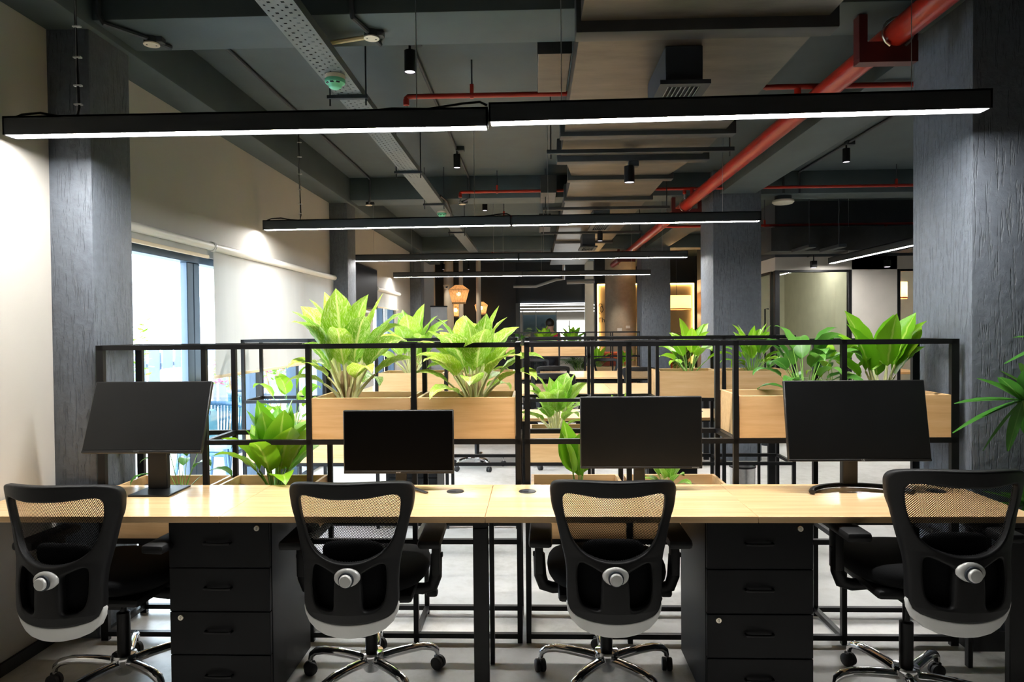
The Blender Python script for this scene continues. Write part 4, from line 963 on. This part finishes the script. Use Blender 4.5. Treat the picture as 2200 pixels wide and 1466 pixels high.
chairs = [
    ('with white trim at the left wall end of the front desks', -1.715, 2.761, -4, 40, 0),
    ('with white trim left of the centre desk leg', -.688, 2.80, 2, 24, 0),
    ('with white trim right of the centre desk leg', .288, 2.82, -1, 20, 0),
    ('raised high at the right end of the front desks', 1.447, 2.705, -1, 39, .06),
    ('seen by its chrome star base across the aisle', -.62, 7.22, 6, 12, 0),
    ('topped above the pale speckled plant across the aisle', .21, 7.30, -4, 20, .09),
    ('two rows back just behind the aisle chair', .24, 9.75, 3, 20, .03),
    ('two rows back beside the second right pillar', 1.46, 9.72, -5, 20, .01),
    ('facing us beyond the far desks, right one', 1.29, 12.0, 182, 20, .0),
    ('facing us beyond the far desks, left one', .02, 12.0, 178, 20, .0),
    ('two rows back toward the window wall', -.80, 9.75, 3, 20, .02)]
upn = {o.name for o in UP}
objs = []
for i, (lb, x, y, r, a0, dz) in enumerate(chairs):
    if i == 0: c = proto; c['label'] = CN+lb
    else:
        c = proto.copy(); COL.objects.link(c); c['label'] = CN+lb
        for ch in proto_kids:
            n = ch.copy(); COL.objects.link(n); n.parent = c
            for g in ch.children: e = g.copy(); COL.objects.link(e); e.parent = n
            if ch.name in upn: n.location.z = dz
    if i == 0: proto_kids = list(proto.children)
    c.location = (x, y, 0); c.rotation_euler = (0, 0, radians(r)); set_base(c, a0-r, i)

# ================================================================== REAR DESK ROWS AND BACKGROUND
GB = 'oak desks of the rear rows'
xs2 = [-2.08, -1.09, -.10, .89, 1.9]
pos = ['first from the window wall', 'second from the window wall', 'third from the window wall', 'at the pillar end']
for (y0, y1, rn) in ((5.45, 6.05, 'directly behind the second planter rack'), (7.54, 8.88, 'in the double row behind the aisle chairs'), (9.98, 11.5, 'in the farthest double row')):
    for k in range(4): desk(xs2[k], xs2[k+1], y0, y1, 'oak desk %s, %s' % (rn, pos[k]), GB, (.0,) if k in (0, 2) else ((1.0,) if k == 3 else ()), (.5,))
def simple_ped(x, y, label):
    t = thing('drawer_pedestal', label, 'drawers', (x, y, 0), 0, 'dark pedestals in the rear rows')
    MB().box(0, .4, .015, .45, .03, DZ-.03, 'blackmat', .003).build('body', t)
    for k in range(3): MB().box(.003, .397, 0, .014, .04+k*.225, .04+k*.225+.22, 'blackmat', .003).build('drawer', t)
for x, y, lb in ((-1.2, 5.5, 'dark pedestal under the desks behind the small monitor'), (.9, 5.5, 'dark pedestal under the desks behind the right planters'), (-.1, 7.6, 'dark pedestal under the double row near the aisle chair'), (.9, 7.6, 'dark pedestal under the double row at the right'), (.9, 10.05, 'dark pedestal under the farthest double row')): simple_ped(x, y, lb)
t = thing('waste_bin', 'round perforated steel waste bin on the floor behind the right planters', 'bin', (1.775, 5.90, 0))
n = 40; vs = []; fs = []; rows = 20
for j in range(rows+1):
    for k in range(n): a = 2*pi*k/n; r = .10+.006*j/rows; vs.append((r*cos(a), r*sin(a), .27*j/rows))
for j in range(rows):
    for k in range(n):
        fs.append((j*n+k, j*n+(k+1) % n, (j+1)*n+(k+1) % n, (j+1)*n+k))
MB().add(vs, fs, 'steel', None, True).build('drum', t)
MB().lathe([(.106, .265), (.112, .268), (.112, .28), (.106, .282), (.102, .278)], 'black', 32).build('rim', t); MB().lathe([(0, .004), (.1, .004)], 'black', 24).build('base', t)
# television on the left wall
t = thing('wall_television', 'black wall television past the second left pillar', 'television', (WL, 9.05, 2.04))
MB().box(.035, .075, -.58, .58, -.28, .28, 'bezel', .006).build('panel', t); MB().box(.0755, .077, -.565, .565, -.265, .265, 'screendark').build('display', t); MB().box(0, .035, -.2, .2, -.15, .15, 'dark').build('wall_mount', t)
MB().box(.03, .12, -.25, .25, -.345, -.315, 'silver', .006).build('sound_bar', t)
# rear walls
mb = MB().box(-2.7, -.47, 17.5, 17.7, 0, 3.18, 'dark').box(-.47, 1.6, 17.6, 17.7, 2.12, 3.18, 'dark').box(1.30, 1.52, 17.5, 17.7, 0, 3.18, 'white')
struct('wall_rear', mb, 'charcoal rear wall around the bright far opening', 'wall')
struct('trim_1', MB().box(-.47, -.36, 17.45, 17.6, 0, 2.13, 'tray').box(-.36, 1.5, 17.58, 17.6, 2.105, 2.125, 'ledcool'), 'grey frame and lit edge around the far opening', 'trim')
mb = MB().box(-2.6, 4.0, 23.5, 23.6, 0, 2.6, 'greige').box(-1.2, -1.1, 17.7, 23.5, 0, 2.6, 'greige').box(3.4, 3.5, 17.7, 23.5, 0, 2.6, 'greige')
struct('wall_far', mb, 'white end wall of the bright far office', 'wall')
struct('window_4', MB().box(.65, 1.75, 23.47, 23.49, .6, 1.74, 'daywin').box(1.18, 1.22, 23.45, 23.47, .6, 1.74, 'white'), 'bright window in the far white office', 'window')
for y in (18.3, 19.6, 21.0): tag(MB().box(-.9, 3.2, y, y+.05, 2.085-(y-18.3)*.035, 2.105-(y-18.3)*.035, 'ledcool').tube([(.1, y+.04, 2.1), (.1, y+.04, 2.36)], .004, 'steel', 5).tube([(2, y+.04, 2.1), (2, y+.04, 2.36)], .004, 'steel', 5).build('ceiling_strip_light'), {18.3: 'nearest ceiling strip light in the far office', 19.6: 'middle ceiling strip light in the far office', 21.0: 'farthest ceiling strip light in the far office'}[y], 'lamp')
t = thing('glass_partition', 'bluish glass partition in the far office', 'partition', (-.36, 20.5, 0))
MB().box(0, .40, -.01, .01, 0, 1.95, 'gglass').build('pane', t); MB().box(.43, 1.0, -.01, .01, 0, 1.95, 'gglass').build('pane', t)
for x in (0, .40, 1.0): MB().box(x, x+.03, -.02, .02, 0, 2.0, 'tray').build('mullion', t)
struct('trim_2', MB().box(-.36, .70, 21.2, 21.3, 0, 1.9, 'winframe'), 'blue grey panel behind the glass partition', 'panel')
# pipes above the far opening
o = MB().tube([(-.5, 16.6, 2.50), (.05, 16.6, 2.50), (.55, 16.6, 2.66), (.72, 16.6, 2.66), (.72, 16.6, 3.175)], .035, 'silver', 10).build('drain_pipe'); tag(o, 'pale bent pipe hanging before the far opening', 'pipe')
o = MB().tube([(.80, 16.7, 2.60), (1.6, 16.7, 2.62)], .055, 'silver', 12).build('drain_pipe'); tag(o, 'short pale horizontal pipe over the far opening', 'pipe')
# round pale shafts on the left rear
for x, r, lb in ((-2.08, .12, 'widest pale round shaft by the left rear wall'), (-1.78, .055, 'slim pale round pipe left of the near rattan lamp'), (-1.35, .06, 'slim pale round pipe right of the near rattan lamp')):
    tag(MB().lathe([(r, 0), (r, 3.175)], 'cap', 20, (x, 16.6, 0)).build('round_shaft'), lb, 'shaft')
t = thing('security_camera', 'white dome security camera on the dark rear wall', 'camera', (-2.05, 15.9, 2.46))
MB().lathe([(0, .05), (.07, .05), (.07, .03), (.055, -.01), (.035, -.04), (0, -.05)], 'cap', 20).build('housing', t); MB().lathe([(0, 0), (.028, 0)], 'dark', 14, (.02, -.062, .0), 'Y').build('lens', t)
t = thing('roll_up_banner', 'white roll-up banner with dark artwork in the left rear corner', 'banner', (-2.12, 15.0, 0), .25)
MB().box(-.16, .2, -.004, .004, .05, 1.98, 'banner').build('banner_sheet', t); MB().box(-.17, .21, -.03, .03, 0, .05, 'silver', .01).build('base', t); MB().tube([(-.17, 0, 1.98), (.21, 0, 1.98)], .016, 'dark', 8).build('top_rail', t)
MB().tube([(-.05, -.006, 1.70), (.02, -.006, 1.66), (.1, -.006, 1.62), (.14, -.006, 1.56)], [.01, .03, .024, .008], 'dark', 6, True, .3).build('artwork', t)
# rattan pendants
def rattan(x, y, zc, w_, label, h=.40):
    t = thing('rattan_pendant', label, 'lamp', (x, y, zc), 0, 'rattan pendant lamps')
    r = w_/2
    sh = MB()
    for k in range(40):
        a = 2*pi*k/40; wv = pi/40*.78
        prof = [(r*.40, h*.5), (r*.95, h*.27), (r, h*.22), (r*.66, -h*.5)]; vs = []
        for q, z in prof: vs += [(q*cos(a-wv), q*sin(a-wv), z), (q*cos(a+wv), q*sin(a+wv), z)]
        sh.add(vs, [(2*i, 2*i+1, 2*i+3, 2*i+2) for i in range(3)], 'rattan')
    for q, z in ((r*.40, h*.5), (r*1.0, h*.235), (r*.66, -h*.5)): sh.tube([(q*cos(2*pi*k/24), q*sin(2*pi*k/24), z) for k in range(25)], .006, 'stalk', 5, False)
    sh.build('shade', t)
    MB().lathe([(r*.66, -h*.5), (r*.70, -h*.53), (r*.66, -h*.56)], 'stalk', 28).build('rim', t)
    bm = bmesh.new(); bmesh.ops.create_uvsphere(bm, u_segments=14, v_segments=8, radius=.045); MB().bm(bm, 'bulb', True).build('bulb', t)
    MB().tube([(0, 0, .04), (0, 0, 3.18-zc)], .004, 'dark', 5).build('cord', t)
    MB().lathe([(0, .1), (.025, .1), (.025, .04), (0, .04)], 'dark', 12).build('lamp_holder', t)
rattan(-1.72, 15.6, 2.28, .47, 'near lit rattan pendant lamp at the left rear')
rattan(-1.32, 17.0, 2.0, .33, 'far lit rattan pendant lamp above the broad speckled plant', .30)
rattan(-1.95, 16.9, 1.95, .36, 'low lit rattan pendant lamp half hidden below the near one', .30)
# concrete column and logo wall
t = thing('concrete_column', 'round raw concrete column beside the logo wall', 'column', (1.92, 15.3, 0)); t['kind'] = 'structure'
MB().lathe([(.345, 0), (.345, 1.72)], 'colcrete', 40).build('lower_drum', t); MB().lathe([(.338, 1.72), (.338, 3.18)], 'colcrete', 40).build('upper_drum', t)
for a in (-1.75, -1.2): MB().box(-.05, .05, -.006, .006, -.03, .03, 'white').xf(Matrix.Translation((.345*cos(a), .345*sin(a), 1.45+.1*a+.16)) @ Matrix.Rotation(a+pi/2, 4, 'Z')).build('notice', t)
mb = MB().box(1.52, 3.84, 16.6, 16.7, 0, 2.50, 'warmwall'); struct('wall_logo', mb, 'beige reception wall with a lit edge and dark logo', 'wall')
struct('trim_3', MB().box(1.47, 1.52, 16.5, 16.75, 0, 2.56, 'dark').box(3.84, 3.90, 16.5, 16.75, 0, 2.56, 'dark').box(1.47, 3.9, 16.5, 16.75, 2.54, 2.60, 'dark').box(3.9, 10, 16.5, 16.75, 0, 3.18, 'dark').box(1.47, 3.9, 16.6, 16.75, 2.6, 3.18, 'dark'), 'dark surround of the reception wall', 'trim')
t = thing('led_strip', 'warm glowing light strip around the reception wall', 'lamp', (0, 16.585, 0))
MB().box(1.522, 1.55, -.02, .0, 0, 2.53, 'ledwarm').build('left_strip', t); MB().box(3.826, 3.838, -.02, 0, 0, 2.53, 'ledwarm').build('right_strip', t); MB().box(1.55, 3.826, -.02, 0, 2.515, 2.53, 'ledwarm').build('top_strip', t)
t = thing('wall_logo_sign', 'dark logo and letters on the reception wall', 'sign', (1.60, 16.59, 1.66))
text(t, 'lettering', 'Th', .17, 'dark', (.02, -.004, 0), (pi/2, 0, 0))
for sc, dx in ((1, 0), (.6, .03)):
    pts = [(dx+.06*sc*sin(a)*(1.1-.5*max(0, cos(a))), -.004, .25+.10*sc*(-cos(a))+(.05*sc if abs(a-pi) < .8 else 0)) for a in [2*pi*k/20 for k in range(3, 21)]]
    MB().tube(pts, .007, 'dark', 5).build('flame_emblem', t)
# drum lamp and armchairs near reception
def drum(x, y, z, r, h, label):
    t = thing('drum_pendant', label, 'lamp', (x, y, z), 0, 'orange drum pendant lamps')
    MB().lathe([(r, -h/2), (r, h/2)], 'shade', 32).build('shade', t); MB().lathe([(r*1.01, -h/2), (r*1.01, -h/2+.02)], 'orange', 32).build('lower_band', t)
    for dx in (-.06, .07):
        bm = bmesh.new(); bmesh.ops.create_uvsphere(bm, u_segments=12, v_segments=8, radius=.035); bmesh.ops.translate(bm, verts=bm.verts[:], vec=(dx, 0, .02)); MB().bm(bm, 'bulb2', True).build('bulb', t)
    MB().tube([(0, 0, h/2-.05), (0, 0, 3.18-z)], .005, 'dark', 5).build('cord', t); MB().tube([(-r, 0, h/2-.02), (r, 0, h/2-.02)], .004, 'dark', 5).build('spreader', t)
drum(2.87, 13.9, 1.97, .29, .28, 'orange drum pendant lamp behind the second right pillar')
def armchair(x, y, rz, label):
    t = thing('armchair', label, 'chair', (x, y, 0), rz, 'orange reception armchairs')
    MB().box(-.32, .32, -.3, .3, .2, .45, 'orange', .05).build('seat', t); MB().box(-.32, .32, .2, .34, .40, .98, 'orange', .05).build('backrest', t)
    for s in (-1, 1): MB().box(s*.3-.06, s*.3+.06, -.28, .3, .35, .62, 'orange', .04).build('armrest', t)
    for sx in (-.27, .27):
        for sy in (-.25, .27): MB().box(sx-.02, sx+.02, sy-.02, sy+.02, 0, .22, 'black').build('leg', t)
armchair(1.62, 14.0, 0, 'left orange reception armchair before the concrete column'); armchair(2.5, 14.1, -.2, 'right orange reception armchair before the concrete column')
# glass office on the right
GX, GY, GT = 3.35, 9.5, 2.21
mb = MB().box(4.345, 4.955, GY, GY+.1, 0, 2.42, 'greige').box(GX-.04, 10, GY, GY+.1, GT+.03, 2.42, 'greige').box(GX-.04, 10, GY, GY+.1, 2.42, 3.18, 'dark').box(5.6, 10, GY, GY+.1, 0, 2.42, 'greige')
mb.box(GX-.04, GX+.06, GY+.1, 14, GT+.03, 2.42, 'greige').box(GX-.04, GX+.06, GY+.1, 14, 2.42, 3.18, 'dark').box(GX-.04, GX+.06, 10.75, 14, 0, GT+.03, 'greige')
struct('wall_office', mb, 'white wall of the glass office on the right', 'wall')
mb = MB().box(GX, 10, 13.0, 13.1, 0, 2.6, 'officewall').box(4.70, 4.78, 9.6, 13, 0, 2.6, 'officewall').box(GX+.06, 10, 9.6, 13.1, 2.55, 2.6, 'white')
struct('wall_office_rear', mb, 'pale inner walls of the glass office', 'wall')
tag(MB().box(3.5, 4.6, 10.9, 10.98, 2.52, 2.545, 'officefill').build('office_fill_strip'), 'added fill strip brightening the glass office', 'lamp'); tag(MB().box(5.2, 7.0, 10.6, 10.66, 2.52, 2.545, 'officefill').build('office_fill_strip'), 'added fill strip brightening the right meeting room', 'lamp')  # unseen strips added to light both rooms, no known fixtures there
wn = thing('window_2', 'black framed glass wall of the office on the right', 'window', (0, 0, 0), 0, None, 'structure')
def bar(x0, x1, y0, y1, z0, z1, nm): MB().box(x0, x1, y0, y1, z0, z1, 'black', .003).build(nm, wn)
bar(GX-.045, GX+.02, GY-.005, GY+.06, 0, GT+.03, 'corner_post'); bar(4.30, 4.345, GY-.005, GY+.06, 0, GT+.03, 'mullion'); bar(GX+.02, 4.30, GY-.005, GY+.06, GT, GT+.03, 'head_rail'); bar(4.955, 5.0, GY-.005, GY+.06, 0, GT+.03, 'mullion'); bar(5.0, 5.6, GY-.005, GY+.06, GT, GT+.03, 'head_rail')
MB().box(GX+.02, 4.30, GY+.02, GY+.03, 0, GT, 'gglass').build('pane', wn); MB().box(5.0, 5.6, GY+.02, GY+.03, 0, GT, 'glass').build('pane', wn)
dr = thing('door_1', 'black framed glass door on the side of the office', 'door', (GX, GY+.20, 0), 0, None, 'structure')
MB().box(-.03, .03, 0, .05, 0, GT+.03, 'black', .003).build('stile', dr); MB().box(-.03, .03, .98, 1.05, 0, GT+.03, 'black', .003).build('stile', dr); MB().box(-.03, .03, .05, .98, GT, GT+.03, 'black', .003).build('top_rail', dr); MB().box(-.03, .03, .05, .98, 0, .06, 'black', .003).build('bottom_rail', dr)
MB().box(-.006, .006, .05, .98, .06, GT, 'gglass').build('pane', dr); MB().tube([(-.03, .10, 1.72), (-.08, .10, 1.72), (-.08, .10, .6), (-.03, .10, .6)], .012, 'black', 8).build('handle', dr)
MB().box(-.045, -.03, .62, .68, 1.38, 1.50, 'black', .004).build('lock_plate', dr)
MB().box(GX-.006, GX+.006, GY+.06, GY+.2, 0, GT, 'gglass').build('side_pane', wn)
tag(MB().box(3.0, 10, 8.75, 9.15, 2.42, 2.72, 'ductdark', .006).build('black_duct'), 'black air duct above the glass office front', 'duct')
for x, lb in ((3.75, 'left small black spotlight on the office front'), (4.72, 'right small black spotlight on the office front')):
    t = thing('wall_spotlight', lb, 'lamp', (x, 9.3, 2.30)); MB().box(-.035, .035, -.035, .035, -.045, .045, 'black', .004).build('body', t); MB().box(-.025, .025, -.025, .025, -.048, -.045, 'spot').build('lens', t); MB().tube([(0, 0, .045), (0, 0, .12), (0, .2, .12)], .008, 'black', 6).build('arm', t)
for x, lb in ((3.25, 'left hanging black bracket above the office front'), (3.6, 'middle hanging black bracket above the office front'), (4.55, 'right hanging black bracket above the office front')):
    tag(MB().box(x, x+.09, 8.2, 8.75, 2.40, 2.44, 'dark', .003).tube([(x+.045, 8.3, 2.44), (x+.045, 8.3, 3.18)], .005, 'dark', 5).build('hanging_bracket'), lb, 'bracket')
drum(5.22, 10.2, 1.98, .22, .24, 'upper warm drum lamp inside the right meeting room'); 
t = thing('meeting_screen', 'dark wall screen with a blue picture in the right meeting room', 'screen', (5.25, 11.9, 1.5))
MB().box(-.25, .45, 0, .05, -.32, .42, 'bezel', .006).build('panel', t); MB().box(-.2, .1, -.004, 0, -.2, .10, 'bluescreen').build('display', t)
t = thing('meeting_table', 'tan table in the right meeting room', 'table', (5.4, 11.0, 0)); MB().box(-.5, .6, -.35, .35, .72, .76, 'oak', .004).build('tabletop', t); MB().box(-.1, .2, -.1, .1, 0, .72, 'walnut').build('pedestal', t)
# person far behind the planters
t = thing('person', 'person in a red shirt standing far behind the planters', 'person', (.33, 14.3, 0), 2.9)
def body(verts, edges, radii, mn, nm, root=0):
    me = bpy.data.meshes.new(nm); me.from_pydata(verts, edges, []); o = bpy.data.objects.new('tmp', me); COL.objects.link(o)
    sk = o.modifiers.new('skin', 'SKIN'); sv = me.skin_vertices[0].data
    for d, r in zip(sv, radii): d.radius = (r, r)
    for d in sv: d.use_root = False
    sv[root].use_root = True
    ss = o.modifiers.new('sub', 'SUBSURF'); ss.levels = 2; ss.render_levels = 2
    dg = bpy.context.evaluated_depsgraph_get(); dg.update(); m2 = bpy.data.meshes.new_from_object(o.evaluated_get(dg)); bpy.data.objects.remove(o)
    m2.materials.clear(); m2.materials.append(M[mn]); m2.name = nm
    for p in m2.polygons: p.use_smooth = True
    return part(nm, t, m2)
V = [(0, 0, .85), (0, 0, 1.05), (0, .01, 1.25), (0, 0, 1.36), (0, .01, 1.42), (0, -.02, 1.50), (0, -.01, 1.60), (.15, 0, 1.34), (.20, .0, 1.10), (.18, -.10, .90), (.16, -.16, .84), (-.15, 0, 1.34), (-.20, 0, 1.10), (-.18, -.10, .90), (-.16, -.16, .84), (.09, 0, .80), (.10, 0, .45), (.10, .01, .08), (.10, -.12, .04), (-.09, 0, .80), (-.10, 0, .45), (-.10, .01, .08), (-.10, -.12, .04)]
Ed = [(0, 1), (1, 2), (2, 3), (3, 4), (4, 5), (5, 6), (3, 7), (7, 8), (8, 9), (9, 10), (3, 11), (11, 12), (12, 13), (13, 14), (0, 15), (15, 16), (16, 17), (17, 18), (0, 19), (19, 20), (20, 21), (21, 22)]
Rd = [.13, .115, .125, .10, .05, .085, .075, .06, .045, .033, .03, .06, .045, .033, .03, .085, .06, .045, .04, .085, .06, .045, .04]
body(V, Ed, Rd, 'skin', 'body')
body([(0, 0, .80), (0, 0, 1.05), (0, .01, 1.25), (0, 0, 1.36), (.16, 0, 1.34), (.205, 0, 1.12), (-.16, 0, 1.34), (-.205, 0, 1.12)], [(0, 1), (1, 2), (2, 3), (3, 4), (4, 5), (3, 6), (6, 7)], [.15, .13, .14, .11, .075, .06, .075, .06], 'redshirt', 'shirt')
body([(0, 0, .86), (.09, 0, .80), (.10, 0, .45), (.10, .01, .10), (-.09, 0, .80), (-.10, 0, .45), (-.10, .01, .10)], [(0, 1), (1, 2), (2, 3), (0, 4), (4, 5), (5, 6)], [.14, .10, .075, .06, .10, .075, .06], 'trouser', 'trousers')
bm = bmesh.new(); bmesh.ops.create_uvsphere(bm, u_segments=16, v_segments=10, radius=.098)
for v in bm.verts: v.co = Vector((v.co.x*.95, v.co.y+.015, v.co.z*1.05+1.585 if v.co.z > -.03 else 1.56+v.co.z*.5))
MB().bm(bm, 'hair', True).build('hair', t)
